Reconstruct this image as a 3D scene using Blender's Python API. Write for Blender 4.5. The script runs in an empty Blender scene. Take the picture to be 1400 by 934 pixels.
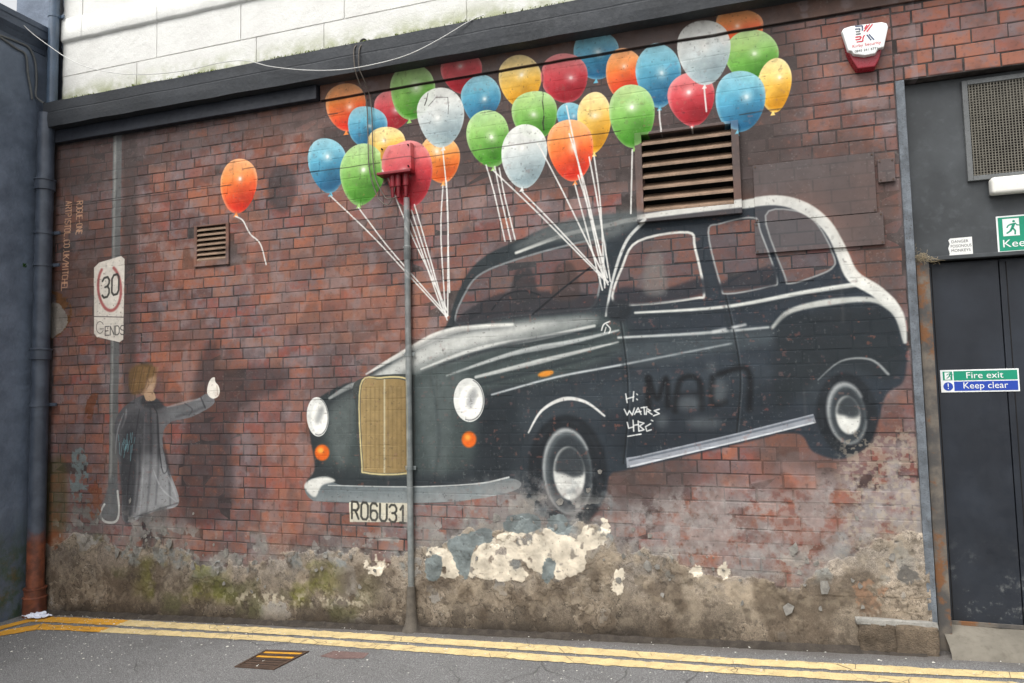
import bpy, bmesh, math, random
import numpy as np
from mathutils import Vector, Matrix, noise as mnoise

# ------------------------------------------------------------------ camera, sky, sun, exposure
scene = bpy.context.scene
col = scene.collection
YAW, PITCH, ROLL = (math.radians(a) for a in (17.4, 3.85, 1.25))
CAM = Vector((5.5586, -4.43, 1.58))
FW = Vector((-math.sin(YAW) * math.cos(PITCH), math.cos(YAW) * math.cos(PITCH), math.sin(PITCH)))
_rt = Vector((math.cos(YAW), math.sin(YAW), 0.0))
_up = _rt.cross(FW)
RT = _rt * math.cos(ROLL) - _up * math.sin(ROLL)
UP = _rt * math.sin(ROLL) + _up * math.cos(ROLL)
cd = bpy.data.cameras.new('camera')
cd.sensor_width = 36.0
cd.lens = 933.0 / 1400.0 * 36.0
cd.clip_start = 0.05
cd.clip_end = 500
cam = bpy.data.objects.new('camera', cd)
col.objects.link(cam)
m = Matrix((RT, UP, -FW)).transposed().to_4x4()
m.translation = CAM
cam.matrix_world = m
scene.camera = cam

SUN_EL, SUN_AZ = math.radians(58), math.radians(200)     # azimuth from +Y clockwise
world = bpy.data.worlds.new('World')
scene.world = world
world.use_nodes = True
wn, wl = world.node_tree.nodes, world.node_tree.links
bg = wn['Background']
sky = wn.new('ShaderNodeTexSky')
sky.sky_type = 'NISHITA'
sky.sun_disc = False
sky.sun_elevation = SUN_EL
sky.sun_rotation = SUN_AZ
sky.air_density = 1.0
sky.dust_density = 4.0
hs = wn.new('ShaderNodeHueSaturation')
hs.inputs['Saturation'].default_value = 0.10
wl.new(sky.outputs[0], hs.inputs['Color'])
wl.new(hs.outputs[0], bg.inputs['Color'])
bg.inputs['Strength'].default_value = 0.13
sd = bpy.data.lights.new('sun', 'SUN')
sd.energy = 1.3
sd.angle = math.radians(40)
sd.color = (1.0, 0.97, 0.93)
sun = bpy.data.objects.new('sun', sd)
col.objects.link(sun)
sdir = Vector((math.sin(SUN_AZ) * math.cos(SUN_EL), math.cos(SUN_AZ) * math.cos(SUN_EL), math.sin(SUN_EL)))
sun.rotation_euler = sdir.to_track_quat('Z', 'Y').to_euler()
sun.location = (5, -8, 12)
vs = scene.view_settings
vs.view_transform = 'Standard'
vs.look = 'None'
vs.exposure = 1.0
vs.gamma = 1.0
vs.use_curve_mapping = False
scene.cycles.use_denoising = True

random.seed(7)
rng = np.random.default_rng(7)

# ------------------------------------------------------------------ survey helpers
def wall(px, py, y=0.0):
    """a point measured in the photograph, in metres on the facade plane at depth y"""
    d = FW + RT * ((px - 700.0) / 933.0) - UP * ((py - 467.0) / 933.0)
    t = (y - CAM.y) / d.y
    return CAM + d * t

GA, GB = -0.2231, 0.0418          # the lane rises gently to the right
def gz(x):
    return GA + GB * x
def ground(px, py):
    d = FW + RT * ((px - 700.0) / 933.0) - UP * ((py - 467.0) / 933.0)
    t = (GA + GB * CAM.x - CAM.z) / (d.z - GB * d.x)
    return CAM + d * t

def lin(c):
    return tuple(((v / 255.0) / 12.92 if v <= 10.3 else (((v / 255.0) + 0.055) / 1.055) ** 2.4) for v in c)

# ------------------------------------------------------------------ object helpers
def tag(o, label=None, cat=None, group=None, kind=None):
    if label: o['label'] = label
    if cat: o['category'] = cat
    if group: o['group'] = group
    if kind: o['kind'] = kind
    return o

def empty(name, loc=(0, 0, 0), **k):
    o = bpy.data.objects.new(name, None)
    o.location = loc
    col.objects.link(o)
    bpy.context.view_layer.update()
    return tag(o, **k)

def link(name, me, mat, parent=None, **k):
    o = bpy.data.objects.new(name, me)
    if mat is not None and not me.materials:
        me.materials.append(mat)
    col.objects.link(o)
    if parent is not None:
        o.parent = parent
        o.matrix_parent_inverse = parent.matrix_world.inverted()
    return tag(o, **k)

class MB:
    """collects geometry for one mesh"""
    def __init__(s):
        s.bm = bmesh.new()
    def box(s, x0, x1, y0, y1, z0, z1, bev=0.0, seg=2):
        b = bmesh.new()
        bmesh.ops.create_cube(b, size=1.0)
        for v in b.verts:
            v.co = Vector((x0 + (v.co.x + .5) * (x1 - x0), y0 + (v.co.y + .5) * (y1 - y0), z0 + (v.co.z + .5) * (z1 - z0)))
        if bev > 0:
            bmesh.ops.bevel(b, geom=list(b.edges), offset=bev, segments=seg, profile=.6, affect='EDGES')
        s._merge(b)
        return s
    def prism(s, pts, y0, y1, bev=0.0, shrink=1.0):
        """outline in (x, z) extruded from y0 (front) to y1 (back); shrink scales the front outline"""
        b = bmesh.new()
        cx = sum(p[0] for p in pts) / len(pts); cz = sum(p[1] for p in pts) / len(pts)
        f = [b.verts.new((cx + (p[0] - cx) * shrink, y0, cz + (p[1] - cz) * shrink)) for p in pts]
        k = [b.verts.new((p[0], y1, p[1])) for p in pts]
        b.faces.new(f); b.faces.new(k[::-1])
        n = len(pts)
        for i in range(n):
            b.faces.new((f[i], k[i], k[(i + 1) % n], f[(i + 1) % n]))
        bmesh.ops.recalc_face_normals(b, faces=b.faces)
        if bev > 0:
            bmesh.ops.bevel(b, geom=list(b.edges), offset=bev, segments=2, profile=.6, affect='EDGES')
        s._merge(b)
        return s
    def tube(s, pts, r, n=10, cap=True):
        pts = [Vector(p) for p in pts]
        rs = r if isinstance(r, (list, tuple)) else [r] * len(pts)
        rings = []
        ref = None
        for i, p in enumerate(pts):
            a = pts[max(i - 1, 0)]; b = pts[min(i + 1, len(pts) - 1)]
            t = (b - a).normalized()
            if ref is None:
                ref = Vector((0, 1, 0)) if abs(t.y) < .9 else Vector((1, 0, 0))
            u = (ref - t * ref.dot(t)).normalized()
            w = t.cross(u)
            ref = u
            rings.append([s.bm.verts.new(p + (u * math.cos(q) + w * math.sin(q)) * rs[i]) for q in (2 * math.pi * j / n for j in range(n))])
        for a, b in zip(rings, rings[1:]):
            for j in range(n):
                s.bm.faces.new((a[j], a[(j + 1) % n], b[(j + 1) % n], b[j]))
        if cap:
            s.bm.faces.new(rings[0][::-1]); s.bm.faces.new(rings[-1])
        return s
    def _merge(s, b):
        mp = {v: s.bm.verts.new(v.co) for v in b.verts}
        for f in b.faces:
            s.bm.faces.new([mp[v] for v in f.verts])
        b.free()
    def build(s, name, mat, parent=None, smooth=False, **k):
        bmesh.ops.recalc_face_normals(s.bm, faces=s.bm.faces)
        me = bpy.data.meshes.new(name)
        s.bm.to_mesh(me); s.bm.free()
        if smooth:
            for p in me.polygons: p.use_smooth = True
            me.set_sharp_from_angle(angle=math.radians(40))
        return link(name, me, mat, parent, **k)

def grid_mesh(name, P, mat, parent=None, keep=None, smooth=True, **k):
    """P: (rows, cols, 3) array of points; keep: (rows-1, cols-1) mask of quads"""
    r, c = P.shape[:2]
    idx = np.arange(r * c).reshape(r, c)
    q = np.stack([idx[:-1, :-1], idx[:-1, 1:], idx[1:, 1:], idx[1:, :-1]], -1)
    q = q[keep] if keep is not None else q.reshape(-1, 4)
    used, inv = np.unique(q, return_inverse=True)
    me = bpy.data.meshes.new(name)
    me.from_pydata(P.reshape(-1, 3)[used].tolist(), [], inv.reshape(-1, 4).tolist())
    me.update()
    if smooth:
        me.polygons.foreach_set('use_smooth', np.ones(len(me.polygons), bool))
    return link(name, me, mat, parent, **k)

def catmull(pts, n=6, closed=True):
    P = np.array(pts, float)
    N = len(P)
    out = []
    rngi = range(N) if closed else range(N - 1)
    for i in rngi:
        if closed:
            a, b, c, d = P[(i - 1) % N], P[i], P[(i + 1) % N], P[(i + 2) % N]
        else:
            a, b, c, d = P[max(i - 1, 0)], P[i], P[i + 1], P[min(i + 2, N - 1)]
        for t in np.linspace(0, 1, n, endpoint=False):
            out.append(.5 * ((2 * b) + (c - a) * t + (2 * a - 5 * b + 4 * c - d) * t * t + (3 * b - a - 3 * c + d) * t ** 3))
    if not closed: out.append(P[-1])
    return np.array(out)

def text_mesh(body, size, width=None, align='LEFT'):
    cu = bpy.data.curves.new('lettering', 'FONT')
    cu.body = body; cu.size = size; cu.align_x = align; cu.resolution_u = 3
    o = bpy.data.objects.new('lettering', cu)
    col.objects.link(o)
    dg = bpy.context.evaluated_depsgraph_get()
    me = bpy.data.meshes.new_from_object(o.evaluated_get(dg))
    bpy.data.objects.remove(o)
    if width:
        xs = [v.co.x for v in me.vertices]
        k = width / (max(xs) - min(xs))
        x0 = min(xs) if align == 'LEFT' else 0
        for v in me.vertices: v.co.x = (v.co.x - x0) * k
    return me

def put_text(name, body, x, z, y, size, mat, parent, width=None, align='LEFT', bold=0.0):
    me = text_mesh(body, size, width, align)
    me.materials.clear()
    for v in me.vertices:
        a, b = v.co.x, v.co.y
        v.co = Vector((x + a, y, z + b))
    return link(name, me, mat, parent)

# ------------------------------------------------------------------ the painted wall: a canvas in metres on the facade
S = 300.0
CX0, CX1, CZ0, CZ1 = -0.14, 6.70, -0.36, 4.30
CW, CH = int((CX1 - CX0) * S), int((CZ1 - CZ0) * S)
RGB = np.zeros((CH, CW, 3), np.float32)
ALP = np.zeros((CH, CW), np.float32)

def vnoise(cell, seed, octaves=4, gain=.5, shape=None, stretch=(1, 1)):
    """fractal value noise over the canvas; cell in metres"""
    h, w = shape or (CH, CW)
    r = np.random.default_rng(seed)
    out = np.zeros((h, w), np.float32); amp = 1.0; tot = 0.0
    for o in range(octaves):
        cz = max(cell * S / 2 ** o * stretch[1], 1.0); cx = max(cell * S / 2 ** o * stretch[0], 1.0)
        g = r.random((int(h / cz) + 3, int(w / cx) + 3)).astype(np.float32)
        y = np.arange(h) / cz; x = np.arange(w) / cx
        yi = y.astype(int); xi = x.astype(int)
        fy = (y - yi).astype(np.float32); fx = (x - xi).astype(np.float32)
        fy = fy * fy * (3 - 2 * fy); fx = fx * fx * (3 - 2 * fx)
        A = g[yi] * (1 - fy)[:, None] + g[yi + 1] * fy[:, None]
        out += amp * (A[:, xi] * (1 - fx) + A[:, xi + 1] * fx)
        tot += amp; amp *= gain
    return out / tot

def boxblur(a, r):
    r = int(round(r))
    if r < 1: return a
    for ax in (0, 1):
        p = [(0, 0), (0, 0)]; p[ax] = (r + 1, r)
        c = np.cumsum(np.pad(a, p, mode='edge'), axis=ax, dtype=np.float64)
        n = a.shape[ax]
        if ax == 0: a = (c[2 * r + 1:2 * r + 1 + n] - c[:n]) / (2 * r + 1)
        else: a = (c[:, 2 * r + 1:2 * r + 1 + n] - c[:, :n]) / (2 * r + 1)
    return a.astype(np.float32)

def T(pts):
    """photo measurements -> canvas columns/rows"""
    o = []
    for p in pts:
        q = wall(p[0], p[1])
        o.append(((q.x - CX0) * S, (q.z - CZ0) * S))
    return np.array(o)
def M(pts):
    return np.array([((p[0] - CX0) * S, (p[1] - CZ0) * S) for p in pts])

def pmask(P, soft=0.0):
    """anti-aliased polygon coverage; returns (slice, mask)"""
    pad = int(3 * soft) + 2
    x0 = max(0, int(P[:, 0].min()) - pad); x1 = min(CW, int(P[:, 0].max()) + pad + 1)
    y0 = max(0, int(P[:, 1].min()) - pad); y1 = min(CH, int(P[:, 1].max()) + pad + 1)
    if x1 <= x0 or y1 <= y0: return None
    SS = 3; h = y1 - y0; w = x1 - x0
    acc = np.zeros((h * SS, w + 2), np.float32)
    Q = np.roll(P, -1, 0)
    for (ax, ay), (bx, by) in zip(P, Q):
        if ay == by: continue
        d = 1.0
        if by < ay: ax, ay, bx, by, d = bx, by, ax, ay, -1.0
        rows = np.arange(max(math.ceil((ay - y0) * SS - .5), 0), min(math.ceil((by - y0) * SS - .5), h * SS))
        if not len(rows): continue
        yy = (rows + .5) / SS + y0
        xx = np.clip(ax + (yy - ay) * (bx - ax) / (by - ay) - x0, 0, w)
        i = xx.astype(int); fr = xx - i
        acc[rows, i] += d * (1 - fr); acc[rows, i + 1] += d * fr
    mk = np.clip(np.abs(np.cumsum(acc, 1)[:, :w]), 0, 1).reshape(h, SS, w).mean(1)
    if soft:
        for _ in range(3): mk = boxblur(mk, soft)
    return (slice(y0, y1), slice(x0, x1)), mk

def lay(sl, mk, c, alpha=1.0):
    """lay paint colour c (0-255, tuple or array) with coverage mk"""
    mk = mk * alpha
    a = ALP[sl]; c = np.asarray(c, np.float32) / 255.0
    na = mk + a * (1 - mk)
    RGB[sl] = (c * mk[..., None] + RGB[sl] * (a * (1 - mk))[..., None]) / np.maximum(na, 1e-4)[..., None]
    ALP[sl] = na

def fill(pts, c, alpha=1.0, soft=0.0, smooth=True, n=6, grad=None, conv=T):
    P = np.array(pts, float)
    P = conv(catmull(P, n)) if smooth else conv(P)
    r = pmask(P, soft)
    if r is None: return
    sl, mk = r
    if grad:
        p0, p1, c1 = grad
        q = conv([p0, p1]); d = q[1] - q[0]
        yy, xx = np.mgrid[sl[0], sl[1]]
        t = np.clip(((xx - q[0][0]) * d[0] + (yy - q[0][1]) * d[1]) / (d @ d), 0, 1)[..., None]
        c = np.asarray(c, np.float32) * (1 - t) + np.asarray(c1, np.float32) * t
    lay(sl, mk, c, alpha)

def stroke(pts, w, c, alpha=1.0, soft=0.7, smooth=True, n=6, conv=T):
    """brush line; w = width in metres, or (start, end) or list"""
    P = np.array(pts, float)
    P = conv(catmull(P, n, closed=False)) if smooth and len(P) > 2 else conv(P)
    N = len(P)
    ws = np.interp(np.linspace(0, 1, N), np.linspace(0, 1, len(w)), w) * S if isinstance(w, (list, tuple)) else np.full(N, w * S)
    pad = int(ws.max() / 2 + soft * 2) + 2
    x0 = max(0, int(P[:, 0].min()) - pad); x1 = min(CW, int(P[:, 0].max()) + pad + 1)
    y0 = max(0, int(P[:, 1].min()) - pad); y1 = min(CH, int(P[:, 1].max()) + pad + 1)
    if x1 <= x0 or y1 <= y0: return
    mk = np.zeros((y1 - y0, x1 - x0), np.float32)
    for i in range(N - 1):
        a, b = P[i], P[i + 1]
        lx0 = max(x0, int(min(a[0], b[0])) - pad); lx1 = min(x1, int(max(a[0], b[0])) + pad + 1)
        ly0 = max(y0, int(min(a[1], b[1])) - pad); ly1 = min(y1, int(max(a[1], b[1])) + pad + 1)
        if lx1 <= lx0 or ly1 <= ly0: continue
        yy, xx = np.mgrid[ly0:ly1, lx0:lx1]
        d = b - a; L = d @ d
        t = np.clip(((xx - a[0]) * d[0] + (yy - a[1]) * d[1]) / L, 0, 1) if L > 0 else np.zeros(xx.shape)
        dist = np.hypot(xx - a[0] - t * d[0], yy - a[1] - t * d[1])
        hw = (ws[i] * (1 - t) + ws[i + 1] * t) / 2
        v = np.clip((hw + soft - dist) / (2 * soft), 0, 1)
        s_ = mk[ly0 - y0:ly1 - y0, lx0 - x0:lx1 - x0]
        np.maximum(s_, v, out=s_)
    lay((slice(y0, y1), slice(x0, x1)), mk, c, alpha)

def ellipse(cx, cy, rx, ry, tilt=0.0, n=40, a0=0, a1=360):
    t = np.radians(np.linspace(a0, a1, n, endpoint=(a1 - a0) < 360)); c, s = math.cos(math.radians(tilt)), math.sin(math.radians(tilt))
    x, y = rx * np.cos(t), ry * np.sin(t)
    return np.stack([cx + x * c - y * s, cy + x * s + y * c], 1)

def ragged(pts, c, alpha=1.0, amp=1.8, seed=0, holes=.3, var=.3):
    """a peeled or patched area with a broken outline and uneven colour"""
    r = np.random.default_rng(seed + 900)
    P = T(catmull(pts, 10)); k_ = r.normal(0, amp, P.shape); P = P + k_ + np.roll(k_, 2, 0) * .6
    sl, mk = pmask(P)
    h, w = mk.shape
    nz_ = vnoise(.05, seed + 901, 4, shape=(h, w)); gr_ = r.random((h, w)).astype(np.float32)
    mk = mk * np.clip((nz_ - holes) * 12, 0, 1)
    lay(sl, mk, np.asarray(c, np.float32) * (1 - var / 2 + var * nz_ + .12 * (gr_ - .5))[..., None], alpha)

FONT = {  # strokes on a 4 x 6 cell
 'A': [[(0, 0), (2, 6), (4, 0)], [(1, 2.2), (3, 2.2)]], 'B': [[(0, 0), (0, 6), (3, 6), (3.6, 4.6), (3, 3.2), (0, 3.2)], [(3, 3.2), (4, 1.6), (3, 0), (0, 0)]],
 'C': [[(4, 5.2), (3, 6), (1, 6), (0, 5), (0, 1), (1, 0), (3, 0), (4, .8)]], 'D': [[(0, 0), (0, 6), (2.6, 6), (4, 4.6), (4, 1.4), (2.6, 0), (0, 0)]],
 'E': [[(4, 6), (0, 6), (0, 0), (4, 0)], [(0, 3.1), (3, 3.1)]], 'G': [[(4, 5), (3, 6), (1, 6), (0, 5), (0, 1), (1, 0), (3, 0), (4, 1), (4, 2.8), (2.4, 2.8)]],
 'H': [[(0, 0), (0, 6)], [(4, 0), (4, 6)], [(0, 3), (4, 3)]], 'I': [[(2, 0), (2, 6)]], 'K': [[(0, 0), (0, 6)], [(4, 6), (0, 2.6)], [(1.4, 3.8), (4, 0)]],
 'L': [[(0, 6), (0, 0), (4, 0)]], 'M': [[(0, 0), (0, 6), (2, 3), (4, 6), (4, 0)]], 'N': [[(0, 0), (0, 6), (4, 0), (4, 6)]],
 'O': [[(1, 0), (0, 1), (0, 5), (1, 6), (3, 6), (4, 5), (4, 1), (3, 0), (1, 0)]], 'P': [[(0, 0), (0, 6), (3, 6), (4, 5), (4, 3.8), (3, 2.8), (0, 2.8)]],
 'R': [[(0, 0), (0, 6), (3, 6), (4, 5), (4, 4), (3, 3), (0, 3)], [(2, 3), (4, 0)]], 'S': [[(4, 5.2), (3, 6), (1, 6), (0, 5), (0, 4), (1, 3.2), (3, 2.8), (4, 2), (4, 1), (3, 0), (1, 0), (0, .8)]],
 'T': [[(0, 6), (4, 6)], [(2, 6), (2, 0)]], 'U': [[(0, 6), (0, 1), (1, 0), (3, 0), (4, 1), (4, 6)]], 'W': [[(0, 6), (1, 0), (2, 4), (3, 0), (4, 6)]],
 '0': [[(1, 0), (0, 1), (0, 5), (1, 6), (3, 6), (4, 5), (4, 1), (3, 0), (1, 0)]], '1': [[(.8, 4.6), (2.2, 6), (2.2, 0)], [(.6, 0), (3.8, 0)]],
 '3': [[(0, 5.2), (1, 6), (3, 6), (4, 5), (4, 4), (3, 3.2), (1.6, 3.1)], [(3, 3.2), (4, 2.2), (4, 1), (3, 0), (1, 0), (0, .8)]],
 '6': [[(3.8, 5.2), (3, 6), (1, 6), (0, 5), (0, 1), (1, 0), (3, 0), (4, 1), (4, 2.4), (3, 3.4), (1, 3.4), (0, 2.4)]],
 '-': [[(.6, 3), (3.4, 3)]], '.': [[(1.8, 0), (2.2, .3)]], '/': [[(0, 0), (4, 6)]], ':': [[(2, 1), (2, 1.3)], [(2, 4), (2, 4.3)]],
}
def letters(txt, org, ux, uz, w, c, alpha=1.0, gap=1.5, soft=.7, wob=0.0):
    """lettering in metres: ux = vector of one cell unit along, uz = one unit up"""
    ox = 0.0; R = random.Random(txt)
    ux, uz, org = np.array(ux), np.array(uz), np.array(org)
    for ch in txt:
        if ch != ' ':
            for ln in FONT[ch]:
                pts = [org + ux * (ox + p[0] + R.uniform(-wob, wob)) + uz * (p[1] + R.uniform(-wob, wob)) for p in ln]
                stroke(pts, w, c, alpha, soft=soft, smooth=False, conv=M)
        ox += (4 if ch not in '.I:' else 3) + gap

# --- ground colour of the painting: soot, tinted patches
N1 = vnoise(.9, 1, 5); N2 = vnoise(.22, 2, 5); N3 = vnoise(.05, 3, 4); N4 = vnoise(.02, 4, 3)
FULL = (slice(0, CH), slice(0, CW))
ZG = (np.arange(CH) / S + CZ0)[:, None].astype(np.float32) * np.ones((1, CW), np.float32)
XG = (np.arange(CW) / S + CX0)[None, :].astype(np.float32) * np.ones((CH, 1), np.float32)
lay(FULL, np.clip((N1 - .40) * 3.0, 0, 1) * np.clip(N2 * 1.6 - .2, 0, 1), (112, 101, 100), .34)
lay(FULL, np.clip((vnoise(.5, 11, 4) - .52) * 5, 0, 1), (60, 50, 49), .30)
lay(FULL, np.clip((vnoise(.5, 12, 4) - .50) * 6, 0, 1), (152, 92, 66), .34)
lay(FULL, np.clip((vnoise(.6, 16, 4) - .52) * 6, 0, 1) * np.clip((2.3 - ZG) / .5, 0, 1), (138, 86, 78), .14)
lay(FULL, np.clip((vnoise(.12, 13, 5) - .54) * 9, 0, 1), (126, 116, 117), .42)
lay(FULL, np.clip((vnoise(.16, 14, 5) - .55) * 9, 0, 1), (64, 53, 51), .30)
lay(FULL, np.clip((vnoise(.04, 15, 4, stretch=(1, 6)) - .56) * 9, 0, 1) * np.clip(N1 * 2 - .5, 0, 1), (86, 78, 77), .25)
# smoky dark paint behind the bunch and along the top
for pts, al, sf in [
    ([(440, 180), (600, 100), (800, 60), (1000, 20), (1090, 50), (1100, 140), (1060, 230), (1000, 250), (800, 260), (600, 250), (470, 240)], .86, 16),
    ([(1010, 200), (1190, 185), (1230, 260), (1235, 420), (1190, 390), (1120, 280), (1020, 260)], .72, 12),
    ([(70, 215), (170, 185), (430, 140), (440, 170), (250, 215), (90, 262)], .55, 14),
    ([(80, 180), (150, 180), (150, 420), (80, 420)], .35, 16),
    ([(168, 185), (186, 183), (184, 520), (170, 560)], .7, 4),
    ([(690, 640), (840, 600), (930, 620), (960, 650), (900, 710), (820, 700), (720, 720)], .75, 10),
    ([(1010, 610), (1100, 590), (1230, 600), (1225, 560), (1240, 500), (1160, 640), (1080, 640)], .45, 8)]:
    fill(pts, (64, 56, 54), al, soft=sf)
# painted shadow of the standing figure and of the stray balloon
fill(ellipse(385, 258, 20, 33), (56, 50, 50), .72, soft=4)
fill([(262, 545), (270, 500), (284, 466), (300, 470), (300, 505), (350, 500), (395, 505), (388, 530), (330, 560), (318, 620), (316, 700), (270, 720), (245, 690), (250, 600)], (50, 44, 45), .68, soft=7)

# --- plain figure in a grey coat next to the painted pole
stroke([(160, 183), (157, 420), (154, 640), (153, 700)], .095, (92, 93, 92), .97)
stroke([(157, 183), (154, 420), (151, 640), (150, 700)], .02, (136, 136, 131), .85, soft=3)
fill([(185, 545), (200, 540), (214, 545), (228, 556), (262, 549), (284, 538), (292, 552), (262, 570), (232, 578), (222, 600), (230, 640), (244, 688), (210, 700), (170, 714), (166, 670), (160, 620), (156, 585), (164, 562)], (80, 80, 82), .98, n=8, grad=((180, 590), (240, 690), (142, 143, 144)))
fill([(168, 600), (182, 590), (186, 650), (178, 712), (168, 708), (164, 650)], (48, 49, 52), .8, soft=3)
for a, b in [((205, 560), (200, 700)), ((190, 600), (184, 700)), ((222, 600), (232, 690)), ((214, 570), (212, 690)), ((240, 570), (280, 556))]:
    stroke([a, ((a[0] + b[0]) / 2 + 3, (a[1] + b[1]) / 2), b], [.012, .03, .01], (44, 44, 47), .7, soft=3)
for a, b in [((197, 570), (190, 705)), ((222, 640), (242, 686)), ((172, 560), (166, 585)), ((228, 557), (276, 545)), ((228, 690), (178, 712))]:
    stroke([a, ((a[0] + b[0]) / 2 + 2, (a[1] + b[1]) / 2 - 1), b], [.006, .018, .005], (168, 170, 170), .6, soft=2.5)
fill([(190, 706), (206, 703), (208, 728), (205, 756), (196, 757), (192, 738)], (52, 50, 51), .85, soft=2)
fill([(208, 702), (226, 694), (224, 728), (219, 752), (210, 752), (209, 726)], (74, 72, 71), .8, soft=2)
fill([(196, 540), (206, 546), (218, 546), (224, 556), (208, 560), (192, 552)], (44, 44, 46), .7, soft=2)
fill([(170, 570), (200, 562), (212, 580), (206, 640), (180, 620), (166, 600)], (54, 54, 57), .55, soft=6)
fill([(196, 620), (226, 640), (238, 684), (206, 696), (188, 706), (190, 660)], (156, 157, 157), .4, soft=6)
fill([(228, 562), (262, 553), (286, 544), (284, 556), (240, 572)], (104, 105, 106), .5, soft=4)
fill(ellipse(200, 522, 13, 19, 8), (150, 120, 95), .96, soft=1.2)
fill(ellipse(206, 526, 5, 14, 8), (176, 148, 122), .7, soft=2.5)                                  # head seen from behind
fill([(177, 534), (176, 510), (186, 499), (202, 498), (213, 503), (210, 514), (200, 520), (196, 534), (184, 540)], (96, 74, 48), .97, soft=1.5)
for i in range(26):
    x = 178 + i * 1.3 ; stroke([(x, 536 - abs(i - 4) * .6), (x + 3, 516), (x + 6, 502)], .004, random.choice([(150, 116, 70), (78, 58, 38), (128, 98, 58)]), .6)
fill([(197, 537), (208, 534), (212, 546), (200, 548)], (170, 140, 112), .95)
fill([(283, 538), (284, 526), (288, 518), (293, 516), (294, 522), (298, 527), (300, 534), (298, 542), (290, 545)], (222, 216, 204), .97)
stroke([(296, 528), (297, 540)], .006, (150, 128, 112), .7, soft=1.5)
fill([(155, 648), (161, 660), (163, 700), (158, 714), (146, 714), (137, 706), (143, 680), (150, 655)], (92, 94, 95), .9, soft=1.5)
stroke([(142, 690), (136, 704), (144, 714), (158, 713), (162, 698), (160, 672)], .02, (196, 196, 190), .9)
for pts, w_, c_, al_ in [([(204, 548), (214, 566), (216, 600), (220, 640)], [.004, .012, .006], (40, 40, 43), .8), ([(222, 612), (228, 640), (222, 646), (217, 614)], .007, (48, 48, 51), .8),
    ([(190, 560), (184, 600), (176, 650), (172, 706)], [.006, .016, .008], (44, 44, 47), .7), ([(274, 544), (280, 558)], .012, (46, 46, 49), .8), ([(252, 552), (262, 560), (258, 568)], .008, (50, 50, 52), .7),
    ([(168, 566), (160, 590), (157, 620)], [.006, .014, .006], (150, 151, 152), .55), ([(208, 640), (220, 668), (240, 686)], [.004, .016, .006], (182, 183, 183), .55), ([(172, 712), (200, 702), (243, 688)], .008, (60, 60, 62), .7),
    ([(200, 516), (203, 524), (201, 530)], .008, (104, 78, 60), .8), ([(211, 514), (214, 522), (212, 530)], .006, (120, 92, 74), .7)]:
    stroke(pts, w_, c_, al_, soft=1.6)
for i in range(16):
    x = random.uniform(160, 186); y = random.uniform(590, 612)
    stroke([(x, y), (x + random.uniform(-3, 3), y + random.uniform(6, 22))], .004, (118, 170, 178), .8)

# --- the speed plate painted on the pole
fill([(128, 366), (135, 359), (165, 350), (170, 354), (168, 464), (163, 468), (132, 461), (128, 456)], (206, 198, 186), .98, smooth=False)
stroke([(128, 433), (168, 434)], .007, (66, 60, 58), .9)
stroke(ellipse(149, 394, 15.5, 31, -4, n=30, a0=-60, a1=235), .026, (150, 72, 70), .85, soft=2)
q = wall(139, 408); u = wall(145.4, 406) - wall(139, 408)
letters('30', (q.x, q.z), (.0185, .003), (0, .028), .019, (60, 58, 54), .95, gap=1.6)
q = wall(143, 459); letters('ENDS', (q.x, q.z), (.0105, .0), (0, .0125), .008, (58, 56, 54), .9, gap=1.2)
stroke(ellipse(136, 448, 5, 8, 0, n=24, a0=30, a1=330), .006, (64, 60, 58), .8)
stroke([(136, 450), (141, 450)], .006, (64, 60, 58), .8, smooth=False)
for i in range(14):
    stroke([(random.uniform(130, 166), random.uniform(362, 462))] * 2, random.uniform(.006, .016), (112, 100, 92), .7)
# sideways lettering near the corner
q = wall(104.5, 276); letters('ROGUE-ONE', (q.x, q.z), (0, -.0062), (.0108, 0), .0068, (208, 160, 126), .92, gap=1.3, soft=.9)
q = wall(90, 276); letters('ARTPISTOL.CO.UK/MITCHEL', (q.x, q.z), (-.0003, -.0067), (.0108, 0), .0068, (208, 160, 126), .92, gap=1.3, soft=.9)

# --- a plain dark old-fashioned saloon car
BODY = [(418, 664), (430, 640), (424, 600), (422, 560), (440, 541), (470, 525), (492, 520), (522, 498), (562, 476), (600, 456), (613, 438), (624, 404), (642, 370), (668, 347), (705, 330), (762, 306), (830, 293), (900, 290), (1000, 276), (1060, 270), (1100, 281), (1128, 303), (1148, 338), (1168, 378), (1202, 396), (1230, 424), (1240, 470), (1236, 520), (1212, 540), (1198, 585), (1182, 612), (1150, 628), (1112, 618), (1086, 592), (1000, 610), (860, 642), (834, 650), (826, 682), (800, 705), (765, 713), (730, 700), (700, 672), (620, 686), (540, 688), (440, 685)]
fill(BODY, (42, 48, 50), .99, n=8, soft=.6, grad=((560, 480), (900, 640), (37, 44, 51)))
fill([(455, 560), (500, 530), (560, 480), (640, 450), (800, 430), (850, 440), (850, 480), (760, 520), (660, 540), (640, 640), (470, 640), (440, 620)], (66, 75, 73), .7, soft=8)     # greenish bonnet
fill([(560, 480), (612, 452), (700, 440), (800, 432), (812, 442), (700, 470), (600, 500), (500, 530)], (150, 152, 148), .75, soft=5)
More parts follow.
